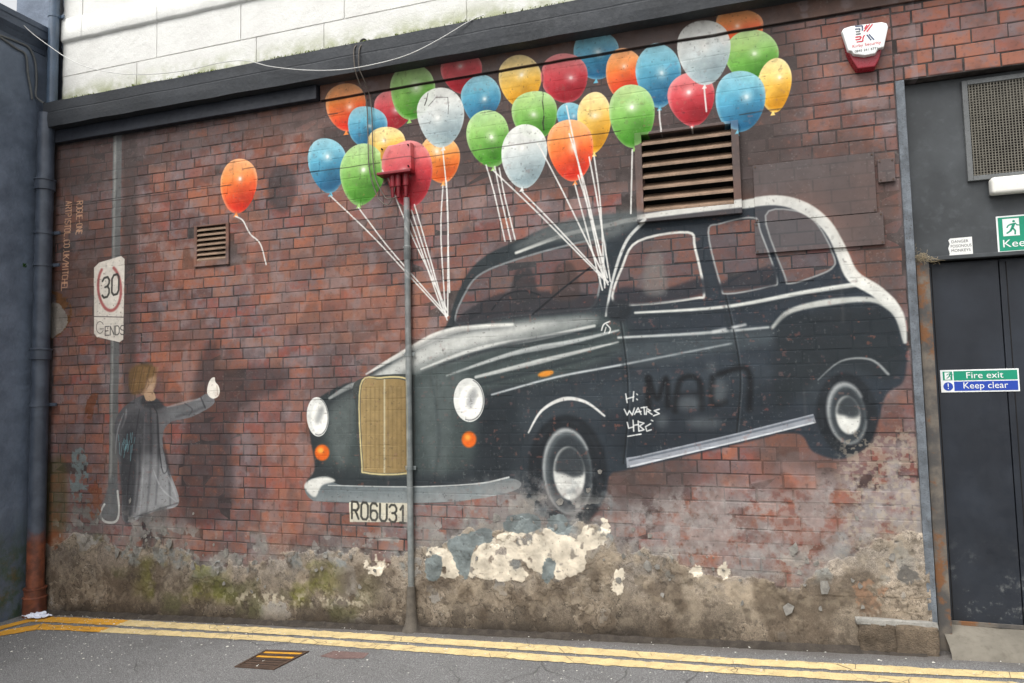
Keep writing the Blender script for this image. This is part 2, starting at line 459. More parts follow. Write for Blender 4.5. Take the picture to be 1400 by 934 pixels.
for pts, w, c, al in [
    ([(500, 512), (560, 478), (620, 452), (700, 444)], [.01, .06, .02], (214, 212, 204), .85),
    ([(575, 505), (650, 478), (740, 462), (812, 446)], [.01, .035, .02], (200, 200, 194), .8),
    ([(610, 514), (700, 484), (780, 468), (845, 452)], [.01, .04, .01], (196, 198, 194), .75),
    ([(650, 516), (740, 494), (845, 468)], [.02, .035, .008], (208, 208, 202), .75),
    ([(672, 540), (760, 516), (850, 499), (1000, 470)], [.012, .014, .012], (186, 190, 190), .9),
    ([(845, 462), (960, 456), (1050, 448)], [.014, .02, .014], (200, 202, 198), .85),
    ([(868, 428), (990, 420), (1100, 400), (1180, 388)], [.014, .024, .03], (208, 208, 200), .9),
    ([(450, 545), (480, 528), (520, 518)], [.02, .04, .01], (170, 172, 168), .7)]:
    stroke(pts, w, c, al, soft=1.6)
    stroke([(p[0] + 2, p[1] + 5) for p in pts], w, (30, 35, 38), .4, soft=4)
for pts in ([(600, 500), (700, 470), (830, 448)], [(640, 530), (740, 506), (840, 482)], [(590, 520), (600, 600), (592, 660)], [(850, 470), (854, 560), (850, 636)], [(990, 420), (1006, 500), (1010, 600)]):
    stroke(pts, [.01, .03, .01], (30, 36, 40), .6, soft=3)
for pts, c, al, sf in [
    ([(860, 470), (1000, 452), (1060, 450), (1060, 470), (1000, 480), (870, 500)], (78, 86, 88), .5, 7),
    ([(700, 560), (850, 520), (1040, 490), (1040, 540), (860, 560), (720, 590)], (62, 70, 75), .35, 10),
    ([(500, 520), (560, 484), (620, 458), (760, 440), (700, 458), (600, 486), (520, 520)], (212, 211, 204), .6, 4),
    ([(570, 540), (600, 510), (640, 505), (620, 560), (612, 640), (590, 640)], (96, 104, 102), .45, 7),
    ([(450, 560), (470, 538), (486, 540), (480, 600), (470, 640), (452, 610)], (112, 118, 115), .4, 6),
    ([(660, 560), (700, 548), (710, 600), (690, 650), (650, 650)], (28, 33, 37), .6, 8),
    ([(840, 560), (1040, 520), (1080, 560), (1000, 590), (860, 620)], (28, 33, 38), .5, 10),
    ([(1070, 500), (1110, 470), (1200, 460), (1228, 500), (1180, 520), (1110, 560)], (52, 58, 60), .4, 9)]:
    fill(pts, c, al, soft=sf)
for pts in ([(848, 440), (856, 500), (858, 560), (852, 634)], [(990, 398), (1004, 460), (1012, 520), (1006, 600)]):
    stroke(pts, .008, (18, 21, 24), .8, soft=1.2); stroke([(p[0] + 2.5, p[1]) for p in pts], .004, (92, 98, 100), .5, soft=1.2)
for x, y in ((985, 452), (1012, 446)):
    fill([(x - 12, y), (x + 8, y - 4), (x + 9, y - 1), (x - 11, y + 4)], (196, 197, 194), .8, soft=1, smooth=False)
# glass: thin paint, the wall shows through
GL = (72, 70, 72)
fill([(620, 440), (634, 400), (656, 374), (720, 350), (795, 330), (832, 322), (824, 360), (812, 420), (780, 428), (700, 434), (640, 444)], GL, .0)
def window(pts, trim, tw=.014, dark=.0):
    P = catmull(pts, 5)
    r = pmask(T(P), 1.0); sl, mk = r
    ALP[sl] = ALP[sl] * (1 - mk * .62)
    lay(sl, mk, GL, .30)
    if trim: stroke(np.vstack([P, P[:1]]), tw, trim, .92, soft=1.2, smooth=False)
window([(622, 438), (636, 400), (660, 373), (722, 350), (800, 330), (826, 330), (822, 370), (812, 416), (780, 424), (700, 432), (645, 440)], (120, 124, 124))
window([(838, 412), (850, 366), (872, 330), (940, 318), (950, 340), (962, 400), (950, 408), (880, 416)], (206, 204, 196), .016)
window([(968, 318), (985, 306), (1030, 298), (1040, 320), (1062, 382), (1050, 392), (995, 402), (985, 390)], (150, 152, 150), .010)
window([(1046, 296), (1090, 290), (1118, 310), (1140, 352), (1138, 366), (1120, 376), (1080, 388), (1072, 376)], (140, 142, 140), .010)
fill([(622, 438), (680, 402), (760, 398), (815, 404), (812, 420), (780, 428), (700, 434), (645, 444)], (40, 42, 46), .9, soft=2)      # dashboard and seats
fill([(842, 412), (850, 392), (900, 396), (960, 380), (962, 402), (880, 416)], (36, 40, 46), .9, soft=2)
fill([(985, 398), (990, 384), (1058, 362), (1062, 384), (1050, 392)], (36, 40, 46), .9, soft=2)
fill([(880, 400), (884, 350), (904, 346), (912, 398)], (112, 108, 104), .6, soft=3)
fill([(700, 412), (704, 372), (726, 368), (734, 410)], (44, 44, 46), .85, soft=2)
fill([(756, 408), (760, 366), (784, 362), (792, 406)], (60, 50, 48), .8, soft=2)
stroke([(672, 424), (690, 404), (716, 398), (738, 404)], .012, (28, 30, 34), .9)
stroke([(728, 430), (768, 396), (812, 362)], .013, (24, 26, 30), .95)
# roof edge and rear curve
stroke([(705, 346), (770, 322), (832, 308), (868, 300), (1000, 282), (1060, 275), (1100, 286), (1130, 310), (1150, 345), (1166, 378), (1200, 400), (1228, 430), (1237, 468)], [.02, .03, .03, .06, .07, .06, .075, .07, .02], (206, 205, 197), .93, soft=1.6)
stroke([(828, 432), (838, 380), (856, 330), (882, 302)], [.014, .02, .022], (200, 200, 194), .9, soft=1.2)
stroke([(1056, 448), (1080, 426), (1130, 414), (1190, 410), (1218, 424)], [.02, .04, .02], (196, 196, 188), .85, soft=2)
fill([(1060, 450), (1090, 430), (1190, 418), (1226, 440), (1234, 500), (1210, 520), (1150, 500), (1090, 540), (1060, 560)], (30, 35, 38), .7, soft=5)
fill([(770, 300), (840, 290), (880, 290), (862, 312), (820, 330), (760, 330), (700, 340)], (92, 96, 95), .75, soft=4)
# radiator grille
fill([(488, 520), (560, 512), (566, 530), (566, 640), (556, 652), (500, 650), (490, 636), (486, 560)], (60, 64, 62), .95)
fill([(494, 528), (520, 519), (552, 520), (558, 536), (558, 636), (550, 646), (502, 645), (496, 630)], (150, 128, 86), .97, grad=((494, 560), (560, 560), (128, 106, 68)))
r = pmask(T(catmull([(494, 528), (520, 519), (552, 520), (558, 536), (558, 636), (550, 646), (502, 645), (496, 630)], 6)))
for x in range(500, 557, 6):
    stroke([(x, 530), (x, 640)], .006, (92, 76, 48) if x % 12 else (184, 162, 116), .5, soft=2)
stroke([(525, 520), (525, 646)], .014, (176, 166, 136), .9)
stroke(np.vstack([catmull([(492, 528), (520, 517), (554, 518), (560, 536), (560, 636), (552, 648), (501, 647), (494, 632)], 6)] * 1 + [[(492, 528)]]), .012, (196, 180, 130), .95, smooth=False)
# lamps
for cx, cy, rx, ry in ((434, 570, 15, 27), (641, 547, 21, 30)):
    fill(ellipse(cx, cy, rx, ry, -3), (208, 208, 202), .98)
    fill(ellipse(cx + 2, cy + 2, rx * .72, ry * .76, -3), (232, 230, 222), .95, soft=1)
    fill(ellipse(cx + rx * .2, cy - ry * .1, rx * .3, ry * .5, 20), (128, 130, 130), .75, soft=3)
    stroke(ellipse(cx, cy, rx * .92, ry * .93, -3, a0=-70, a1=110), .007, (84, 86, 86), .8)
for cx, cy in ((440, 619), (641, 601)):
    fill(ellipse(cx, cy, 10, 11), (208, 92, 26), .97, soft=1)
    fill(ellipse(cx - 2, cy - 3, 4, 4), (240, 172, 70), .85, soft=1.5)
fill(ellipse(746, 511, 11, 4, -12), (206, 128, 40), .95, soft=1)
# bumper, sill, wheels
fill([(416, 668), (424, 656), (445, 652), (470, 664), (560, 666), (640, 664), (690, 654), (712, 660), (700, 672), (640, 684), (560, 688), (445, 686), (424, 682)], (92, 100, 102), .97, grad=((500, 662), (502, 688), (128, 134, 134)))
stroke([(448, 664), (560, 666), (650, 662), (695, 653)], [.006, .008, .012], (206, 208, 204), .85)
fill([(416, 666), (424, 656), (446, 652), (458, 658), (440, 664), (430, 680)], (214, 212, 204), .9, soft=1)
fill([(856, 626), (870, 624), (1000, 594), (1112, 566), (1116, 578), (1000, 606), (870, 638), (857, 640)], (138, 142, 148), .97, smooth=False, soft=.5)
stroke([(860, 630), (1000, 598), (1112, 570)], .012, (88, 94, 102), .9)
stroke([(862, 638), (1000, 606), (1114, 578)], .01, (198, 200, 202), .85)
def wheel(cx, cy, rx, ry, tilt):
    fill(ellipse(cx, cy, rx, ry, tilt), (27, 31, 35), .98, soft=1.5)
    fill(ellipse(cx, cy, rx * .62, ry * .74, tilt), (84, 90, 92), .95, soft=1)
    fill(ellipse(cx + rx * .05, cy + ry * .02, rx * .54, ry * .66, tilt), (40, 45, 49), .9, soft=3)
    stroke(ellipse(cx, cy, rx * .61, ry * .73, tilt, a0=120, a1=330), [.004, .018, .03, .01], (176, 178, 176), .7, soft=3)
    stroke(ellipse(cx, cy, rx * .62, ry * .74, tilt, a0=20, a1=120), [.004, .016, .004], (150, 152, 150), .6, soft=3)
    fill(ellipse(cx + rx * .04, cy + ry * .03, rx * .40, ry * .47, tilt), (206, 206, 199), .95, soft=1.2)
    fill([(cx - rx * .33, cy - ry * .02), (cx - rx * .22, cy - ry * .32), (cx + rx * .08, cy - ry * .44), (cx + rx * .36, cy - ry * .26), (cx + rx * .42, cy + ry * .02), (cx + rx * .16, cy + ry * .10), (cx - rx * .08, cy + ry * .04)], (38, 43, 47), .93, soft=1.6)
    for k in range(7):
        a = k * 51 + 12; stroke(ellipse(cx, cy, rx * .84, ry * .88, tilt, n=8, a0=a, a1=a + 26), .01, (46, 51, 55), .4, soft=4)
wheel(776, 645, 54, 78, -4)
wheel(1158, 566, 42, 56, -8)
stroke([(722, 592), (740, 562), (770, 546), (800, 550), (826, 569)], [.01, .026, .012], (214, 212, 206), .92, soft=1.2)
stroke([(1118, 520), (1150, 494), (1190, 492), (1214, 512)], [.004, .012, .016], (160, 162, 160), .7, soft=1.5)
# number plate
fill([(477, 687), (562, 688), (562, 714), (478, 714)], (196, 190, 170), .98, smooth=False)
q = wall(480.5, 709); letters('R06U31', (q.x, q.z), (.0136, -.0006), (.0003, .0198), .016, (52, 52, 48), .95, gap=1.55)
# tags sprayed over the car
stroke([(886, 560), (886, 518)], .04, (17, 19, 22), .85, soft=4)
stroke([(886, 518), (898, 545), (910, 518), (913, 556)], .035, (17, 19, 22), .85, soft=4)
stroke([(922, 562), (930, 520), (955, 520), (958, 558)], .035, (17, 19, 22), .85, soft=4)
stroke([(928, 540), (956, 538)], .03, (26, 28, 32), .7, soft=4)
stroke([(974, 516), (974, 552), (990, 550)], .035, (17, 19, 22), .85, soft=4)
stroke([(982, 512), (1022, 506), (1024, 560)], .035, (17, 19, 22), .85, soft=4)
for cx, cy, rx, ry in ((942, 552, 16, 10), (984, 535, 10, 16), (972, 502, 5, 8), (962, 578, 26, 8), (905, 575, 8, 10)):
    fill(ellipse(cx, cy, rx, ry), (112, 116, 116), .42, soft=5)
TG = (214, 214, 210)
for ln in ([(855, 539), (857, 551)], [(866, 536), (865, 549)], [(856, 546), (866, 543)], [(870, 539), (871, 540)], [(870, 546), (871, 547)],
           [(853, 560), (857, 568), (860, 562), (864, 568), (867, 558)], [(867, 567), (872, 558), (876, 567)], [(869, 564), (876, 563)], [(876, 558), (884, 557)], [(880, 557), (881, 567)],
           [(883, 567), (884, 559), (889, 562), (885, 563), (891, 567)], [(901, 560), (894, 562), (901, 566), (893, 569)],
           [(857, 578), (859, 586), (866, 584)], [(865, 575), (866, 590)], [(866, 582), (872, 581)], [(872, 576), (873, 590), (880, 588), (874, 583), (880, 579), (872, 577)],
           [(889, 580), (882, 584), (884, 590), (890, 588)], [(858, 597), (876, 594)], [(890, 575), (892, 576)]):
    stroke(ln, .0085, TG, .9, smooth=False, soft=.6)
# white figure scribble under the mirror
fill(ellipse(846, 424, 17, 16), (34, 38, 42), .95, soft=1.5)
stroke([(822, 452), (825, 444), (833, 440)], .009, (220, 218, 212), .9); stroke([(829, 444), (834, 450), (832, 456)], .008, (220, 218, 212), .9); stroke([(828, 448), (826, 455)], .007, (220, 218, 212), .9)

# --- balloons
PAL = {'b': ((94, 166, 188), (30, 92, 128)), 'g': ((140, 186, 100), (60, 128, 30)), 'r': ((200, 78, 82), (146, 18, 30)), 'y': ((232, 196, 112), (202, 136, 14)), 'o': ((230, 132, 62), (204, 42, 20)), 'w': ((206, 208, 203), (142, 162, 166)), 'a': ((232, 160, 78), (206, 82, 22))}
BALL = [(474, 146, 27, 32, 'o'), (632, 99, 28, 28, 'r'), (537, 149, 26, 27, 'r'), (564, 125, 30, 37, 'g'), (815, 74, 31, 33, 'b'), (853, 100, 25, 34, 'o'), (1010, 41, 32, 30, 'o'), (1028, 76, 37, 36, 'g'), (1060, 115, 23, 36, 'y'), (711, 110, 29, 34, 'y'), (772, 106, 32, 33, 'r'), (657, 135, 27, 32, 'b'), (900, 102, 31, 42, 'b'), (946, 134, 32, 36, 'r'), (963, 71, 36, 43, 'w'), (1012, 137, 34, 42, 'b'), (501, 172, 27, 28, 'b'), (601, 216, 28, 32, 'a'), (602, 159, 32, 40, 'w'), (528, 201, 26, 29, 'y'), (447, 225, 26, 37, 'b'), (495, 237, 31, 41, 'g'), (559, 236, 32, 45, 'r'), (668, 188, 29, 39, 'g'), (731, 156, 31, 33, 'g'), (780, 159, 19, 19, 'b'), (812, 166, 23, 41, 'y'), (864, 157, 31, 43, 'g'), (717, 212, 31, 43, 'w'), (780, 204, 31, 42, 'o'), (326, 253, 25, 37, 'o')]
STR = (206, 204, 198)
def string(a, b, bow=4):
    k = random.uniform(-bow, bow)
    stroke([a, ((2 * a[0] + b[0]) / 3 + k, (2 * a[1] + b[1]) / 3), ((a[0] + 2 * b[0]) / 3 + k * .6, (a[1] + 2 * b[1]) / 3), b], .0105, STR, .92, soft=.6)
def balloon(cx, cy, rx, ry, k):
    c0, c1 = (np.array(c, np.float32) for c in PAL[k])
    R = random.Random(int(cx * 7 + cy))
    tilt = R.uniform(-8, 8)
    t = np.linspace(0, 2 * np.pi, 48, endpoint=False)
    x = np.sin(t) * (1 + .13 * np.cos(t)); y = -np.cos(t)
    y = np.where(y > 0, y * 1.06, y * .98)
    ct, st = math.cos(math.radians(tilt)), math.sin(math.radians(tilt))
    P = np.stack([cx + rx * x * ct - ry * y * st, cy + rx * x * st + ry * y * ct], 1)
    wb = np.random.default_rng(int(cx + cy * 3)).normal(0, 1, 6)
    P = P + np.stack([np.sin(2 * t + wb[0]) * wb[1], np.cos(3 * t + wb[2]) * wb[3]], 1) * .8
    PC = T(P)
    sl, mk = pmask(PC)
    q = T([(cx, cy), (cx + rx, cy), (cx, cy + ry)])
    ex, ey = q[1] - q[0], q[2] - q[0]
    yy, xx = np.mgrid[sl[0], sl[1]]
    Ai = np.linalg.inv(np.array([ex, ey]).T)
    u = Ai[0, 0] * (xx - q[0][0]) + Ai[0, 1] * (yy - q[0][1]); v = Ai[1, 0] * (xx - q[0][0]) + Ai[1, 1] * (yy - q[0][1])
    rad = np.hypot(u, v * .96)
    g = np.clip((v * .8 + u * .25 + .35), 0, 1)[..., None]
    c = c0 * (1 - g) + c1 * g
    pale = np.clip((-v - .1) * 1.0, 0, 1)[..., None] * .62
    c = c * (1 - pale) + (c0 * .35 + np.array([228, 224, 212]) * .65) * pale
    rim = np.clip((rad - .86) / .14, 0, 1)[..., None] ** 1.5 * .45
    c = c * (1 - rim) + (c0 * .45 + np.array([222, 220, 210]) * .55) * rim
    shade = np.exp(-(((u - .3) / .55) ** 2 + ((v - .5) / .45) ** 2))[..., None] * .4
    c = c * (1 - shade) + c1 * .62 * shade
    br = (N2[sl] * .6 + N3[sl] * .4)[..., None]
    c = c * (.95 + .1 * br)
    lay(sl, mk, c, .96)
    for q in range(7):                                   # dry brush drags
        a_ = R.uniform(0, 6.28); r0 = R.uniform(.2, .75); px0, py0 = cx + rx * r0 * math.cos(a_), cy + ry * r0 * math.sin(a_)
        stroke([(px0 - rx * .16, py0 + R.uniform(-2, 2)), (px0, py0 - 2), (px0 + rx * .16, py0 + R.uniform(-2, 2))], .02, c0 * R.choice([.8, 1.15]), .10, soft=5)
    hx, hy = cx + rx * R.uniform(-.15, .3), cy - ry * R.uniform(-.05, .3)
    fill(ellipse(hx, hy, rx * R.uniform(.15, .3), ry * R.uniform(.12, .24), R.uniform(0, 90)), (226, 222, 212), R.uniform(.35, .6), soft=4)
    fill(ellipse(hx, hy, rx * .08, ry * .07), (236, 234, 228), R.uniform(.4, .8), soft=1.2)
    kx, ky = cx - ry * 1.06 * st, cy + ry * 1.06 * ct
    fill([(kx - 3, ky + 5), (kx + 4, ky + 4), (kx + 1, ky - 2)], c0, .95, smooth=False)
    return kx, ky + 4
kn = [balloon(*b) for b in BALL[:-1]]
for i, (b, k) in enumerate(zip(BALL, kn)):       # plain strings gathered in two bundles
    if i in (17, 18, 20, 21, 22, 19): string(k, (612 + random.uniform(-4, 2), 434 + random.uniform(-8, 4)), 5)
    elif i in (12, 13, 14): string(k, (k[0] + 3, k[1] + 32), 1)
    elif i in (23, 24, 28, 29, 26, 25, 10): string(k, (828 + random.uniform(-6, 6), 392 + random.uniform(-12, 8)), 4)
for a, b in [((664, 226), (690, 330)), ((676, 228), (698, 330)), ((682, 230), (704, 328)), ((610, 248), (614, 400)), ((864, 205), (862, 292)), ((566, 280), (606, 420)), ((560, 300), (604, 425)), ((790, 240), (830, 380)), ((805, 215), (834, 385))]:
    string(a, b, 2)
k = balloon(*BALL[-1])
stroke([(k[0], k[1]), (k[0] + 10, 302), (k[0] + 20, 320), (k[0] + 34, 334), (k[0] + 42, 362)], .012, STR, .92)

# --- joints and cracks of the old masonry under the paint
CK = (36, 31, 30)
def crack(pts, w=.007, al=.85):
    P = []
    for a, b in zip(pts, pts[1:]):
        n = max(2, int(math.hypot(b[0] - a[0], b[1] - a[1]) / 9))
        P += [(a[0] + (b[0] - a[0]) * i / n + random.uniform(-1, 1), a[1] + (b[1] - a[1]) * i / n + random.uniform(-.8, .8)) for i in range(n)]
    P.append(pts[-1])
    for i in range(len(P) - 1):
        stroke(P[i:i + 2], w * random.uniform(.4, 1.4), CK, al * random.uniform(.5, 1), smooth=False, soft=.7)
def zline(z, x0, x1, w, al):
    stroke([(x, z + random.uniform(-.003, .003)) for x in np.arange(x0, x1, .12)], w, CK, al, smooth=False, conv=M, soft=.8)
zline(3.795, 2.68, 6.55, .012, .9)
zline(3.255, 2.55, 5.05, .006, .6); zline(3.26, 5.7, 6.5, .006, .7)
zline(3.235, .05, 1.95, .007, .7)
crack([(740, 85), (742, 130), (743, 178)]); crack([(586, 145), (596, 133), (612, 134), (612, 156)], .006); crack([(655, 155), (690, 150)], .005)
crack([(330, 232), (352, 228)], .007); crack([(100, 450), (104, 480), (110, 520)], .012, .6); crack([(118, 470), (135, 462), (165, 470)], .006, .6)
crack([(585, 128), (580, 144)], .006); crack([(440, 160), (470, 152)], .008, .6)
# rust, soot runs and pale drips
for i in range(70):
    x = random.uniform(.1, 6.4); z = random.uniform(.8, 3.7); L = random.uniform(.1, .6)
    stroke([(x, z), (x + random.uniform(-.01, .01), z - L)], [.004, random.uniform(.006, .02)], random.choice([(48, 42, 40), (120, 112, 106), (70, 60, 56)]), random.uniform(.06, .22), soft=3, conv=M)
ragged([(62, 400), (80, 400), (94, 410), (98, 432), (90, 446), (82, 458), (66, 464), (60, 440)], (94, 62, 36), .95, 1.5, 1)     # hole patched with mortar
ragged([(64, 418), (76, 414), (88, 424), (92, 440), (84, 454), (70, 462), (62, 446)], (124, 118, 111), .95, 1.5, 2, .15)
ragged([(118, 552), (124, 540), (134, 538), (130, 552), (124, 574), (116, 566)], (98, 58, 38), .9, 1.2, 3)
ragged([(97, 625), (104, 612), (114, 614), (121, 640), (118, 672), (104, 690), (95, 660)], (98, 108, 108), .9, 2.5, 4, .42)
ragged([(122, 660), (130, 650), (138, 668), (138, 700), (124, 710), (119, 690)], (106, 62, 42), .85, 2.5, 5, .4)
ragged([(95, 690), (110, 680), (136, 700), (140, 730), (112, 736), (94, 730)], (92, 92, 88), .8, 2.5, 6, .45)
fill([(64, 640), (88, 630), (90, 720), (64, 740)], (62, 62, 30), .55, soft=6)
fill([(64, 735), (90, 740), (90, 836), (64, 836)], (124, 62, 30), .85, soft=4)
fill([(126, 738), (141, 736), (142, 790), (128, 790)], (66, 72, 30), .6, soft=4)

# --- the old cement coat at the foot of the wall
GZ = GA + GB * XG
HT = ZG - GZ
bp = [wall(*p) for p in [(62, 760), (90, 742), (140, 738), (200, 746), (300, 772), (400, 768), (480, 772), (556, 766), (590, 752), (640, 736), (720, 724), (800, 726), (836, 736), (850, 766), (900, 776), (960, 784), (1010, 800), (1100, 798), (1150, 786), (1165, 770), (1200, 764), (1262, 740)]]
BND = np.interp(XG[0], [p.x for p in bp], [p.z for p in bp])[None, :].astype(np.float32)
cm = BND + .02 - ZG + (N2 - .5) * .30 + (N3 - .5) * .12
COAT = np.clip(cm / .012 + .5, 0, 1)
CSOFT = np.clip(cm / .22 + .62, 0, 1) ** 1.2 * np.clip((N3 * .6 + N4 * .5) * 2.0 - .35, 0, 1)
CSOFT = np.maximum(CSOFT, np.clip(cm / .04 + .5, 0, 1))
# pale wash above the coat
wash = np.clip((BND + .42 - ZG) / .36, 0, 1) ** .8 * np.clip(N2 * 2.2 - .25, 0, 1) * np.clip((XG - 2.9) / .6, .3, 1) * np.clip(.45 + N1 * 1.1, 0, 1)
lay(FULL, np.clip(wash * 1.25, 0, 1) * np.clip((vnoise(.12, 26, 7, .65) - .40) * 7, 0, 1), (130, 125, 122), .8)
lay(FULL, np.clip((vnoise(.10, 21, 5) - .56) * 8, 0, 1) * np.clip(wash * 2.2, 0, 1), (116, 120, 121), .6)
chip = np.clip((vnoise(.11, 22, 5) - .585) * 40, 0, 1) * np.clip((BND + .28 - ZG) / .12, 0, 1) * np.clip((ZG - BND + .15) / .1, 0, 1)
lay(FULL, chip, np.array([132, 129, 124], np.float32) * (.8 + .4 * N3[..., None]), .8)
sl, mk = pmask(T(catmull([(850, 700), (960, 664), (1080, 672), (1160, 640), (1250, 620), (1266, 790), (1100, 810), (960, 800), (860, 780)], 6)), 12)
crisp = np.clip((vnoise(.14, 23, 7, .65) - .44) * 9, 0, 1); crisp2 = np.clip((vnoise(.05, 24, 5, .65) - .52) * 12, 0, 1)
lay(sl, mk * crisp[sl], np.array([134, 127, 124], np.float32) * (.86 + .2 * N3[sl] + .1 * N4[sl])[..., None], .72)
lay(sl, mk * crisp2[sl], (150, 146, 142), .35)
sl, mk = pmask(T(catmull([(1150, 600), (1200, 590), (1256, 600), (1266, 780), (1160, 790), (1152, 700)], 6)), 6)
lay(sl, mk * np.clip((vnoise(.02, 25, 3) - .5) * 10, 0, 1)[sl], (150, 138, 122), .55)
fill([(580, 690), (700, 700), (820, 700), (860, 720), (850, 770), (600, 760)], (112, 112, 110), .16, soft=8)
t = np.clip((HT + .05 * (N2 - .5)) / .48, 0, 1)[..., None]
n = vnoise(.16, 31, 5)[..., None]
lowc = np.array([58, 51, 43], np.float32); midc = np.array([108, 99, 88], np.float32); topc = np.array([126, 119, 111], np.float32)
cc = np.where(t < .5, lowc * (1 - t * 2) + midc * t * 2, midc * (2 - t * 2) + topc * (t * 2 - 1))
rt_ = np.clip((XG - 5.0) / 1.0, 0, 1)[..., None]
cc = cc * (1 - .35 * rt_) + np.array([158, 144, 126], np.float32) * .35 * rt_
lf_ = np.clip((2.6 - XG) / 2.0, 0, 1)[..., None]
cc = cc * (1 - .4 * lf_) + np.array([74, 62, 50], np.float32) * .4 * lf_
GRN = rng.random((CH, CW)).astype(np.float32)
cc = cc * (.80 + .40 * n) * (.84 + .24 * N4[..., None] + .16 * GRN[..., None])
FL = vnoise(.30, 91, 7, .62) + (np.clip(HT / .6, 0, 1.3) - .5) * .16 + (vnoise(.07, 92, 4) - .5) * .10
def lyr(th): return np.clip((FL - th) * 70, 0, 1)
def rimline(th, o, w): return np.clip(1 - np.abs(FL - th - o) / w, 0, 1)
L1, L2, L3 = lyr(.46), lyr(.55), lyr(.62)
for L_, c_, a_ in ((L1, (122, 110, 95), .45), (L2, (138, 127, 113), .5), (L3, (126, 124, 120), .7)):
    f_ = (L_ * a_ * np.clip(HT / .12, 0, 1))[..., None]
    cc = cc * (1 - f_) + np.array(c_, np.float32) * (.82 + .36 * n) * f_
for th in (.46, .55, .62):
    cc = cc * (1 - .45 * rimline(th, -.006, .006)[..., None]) + np.array([176, 168, 154], np.float32) * 0
    f_ = (.4 * rimline(th, .008, .005) * np.clip(N3 * 3 - 1, 0, 1))[..., None]
    cc = cc * (1 - f_) + np.array([184, 176, 160], np.float32) * f_
cc = cc * (.90 + .20 * GRN[..., None])
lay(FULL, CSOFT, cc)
def blotch(thr, cell, seed, c, al, zone, gain=9, st=(1, 1)):
    lay(FULL, np.clip((vnoise(cell, seed, 5, stretch=st) - thr) * gain, 0, 1) * COAT * zone, c, al)
Zh = lambda a, b: np.clip((HT - a) / .08, 0, 1) * np.clip((b - HT) / .08, 0, 1)
Xw = lambda a, b: np.clip((XG - a) / .25, 0, 1) * np.clip((b - XG) / .25, 0, 1)
blotch(.53, .30, 41, (140, 128, 111), .4, Zh(.12, .9) * Xw(2.2, 6.6), 5)
blotch(.60, .14, 42, (156, 142, 122), .5, Zh(.2, 1.0) * Xw(1.5, 6.6), 12)
blotch(.56, .22, 43, (66, 56, 46), .5, Zh(-.1, .5))
blotch(.50, .20, 44, (96, 98, 36), .6, Zh(.1, .5) * Xw(.9, 2.9), 5)
blotch(.55, .30, 45, (70, 72, 44), .5, Zh(.0, .4) * Xw(.2, 3.2), 8)
blotch(.57, .035, 46, (176, 168, 148), .8, Zh(.1, .26) * Xw(1.7, 3.2), 14)
blotch(.60, .10, 47, (110, 116, 116), .6, Zh(.35, 1.2) * Xw(.5, 6.6), 14)
blotch(.64, .06, 48, (56, 49, 42), .4, Zh(-.1, .7), 14)
blotch(.56, .05, 49, (140, 129, 112), .4, Zh(.05, 1.0), 7)
blotch(.45, .18, 50, (44, 40, 36), .75, Zh(-.2, .09), 6)
WHITE = [[(640, 786), (644, 764), (660, 742), (676, 736), (690, 726), (712, 724), (728, 726), (742, 722), (760, 722), (776, 732), (794, 738), (802, 760), (796, 782), (760, 792), (700, 794), (660, 790)],
         [(584, 756), (592, 748), (610, 750), (622, 758), (628, 772), (626, 790), (606, 788), (586, 782)],
         [(800, 718), (826, 708), (834, 726), (828, 742), (800, 752), (790, 740)], [(838, 790), (850, 776), (854, 790), (850, 812), (838, 806)],
         [(498, 770), (512, 758), (528, 754), (530, 772), (518, 788), (504, 782)], [(942, 782), (955, 772), (962, 784), (954, 790)], [(982, 778), (992, 770), (998, 782), (994, 792), (984, 788)]]
Wmask = np.zeros((CH, CW), np.float32)
for i, pts in enumerate(WHITE):
    P = T(catmull(pts, 8)); P += np.random.default_rng(i).normal(0, 1.6, P.shape)
    sl, mk = pmask(P)
    Wmask[sl] = np.maximum(Wmask[sl], mk)
Wmask *= np.clip((.66 - vnoise(.07, 61, 4)) * 14, 0, 1)
lay(FULL, Wmask, np.array([198, 188, 170], np.float32) * (.84 + .3 * N3[..., None]), .96)
Gm = np.zeros((CH, CW), np.float32)
for pts in ([(620, 760), (612, 740), (640, 728), (668, 722), (672, 740), (650, 748), (640, 790), (628, 780)], [(585, 790), (584, 764), (604, 760), (602, 790)], [(690, 724), (696, 706), (730, 704), (740, 716), (726, 728)], [(748, 720), (752, 706), (770, 704), (782, 726), (770, 732)], [(744, 770), (752, 762), (760, 772), (752, 796), (742, 790)]):
    P = T(catmull(pts, 8)); P += rng.normal(0, 1.4, P.shape); sl, mk = pmask(P); Gm[sl] = np.maximum(Gm[sl], mk)
lay(FULL, Gm, np.array([104, 112, 112], np.float32) * (.8 + .4 * N3[..., None]), .92)
ragged([(1168, 806), (1178, 794), (1200, 796), (1212, 808), (1206, 824), (1188, 838), (1172, 824)], (132, 104, 84), .8, 3, 7, .38, .6)
ragged([(1170, 822), (1186, 816), (1204, 826), (1200, 842), (1178, 842)], (104, 88, 74), .8, 3, 8, .3)
ragged([(1226, 790), (1236, 772), (1246, 778), (1258, 790), (1250, 796), (1234, 796)], (92, 89, 85), .9, 2, 9, .2)
# wear of the whole painting
wear = np.clip((vnoise(.012, 71, 2) - .74) * 12, 0, 1) * np.clip(N2 * 2 - .6, 0, 1)
lay(FULL, wear * (1 - COAT), (150, 148, 142), .30)
lay(FULL, np.clip((vnoise(.016, 72, 2) - .78) * 12, 0, 1), (44, 40, 39), .28)
RGB *= (.88 + .16 * N3 + .08 * N4)[..., None]
ALP *= (1 - np.clip((vnoise(.03, 73, 3) - .72) * 4, 0, .25) * (1 - COAT))

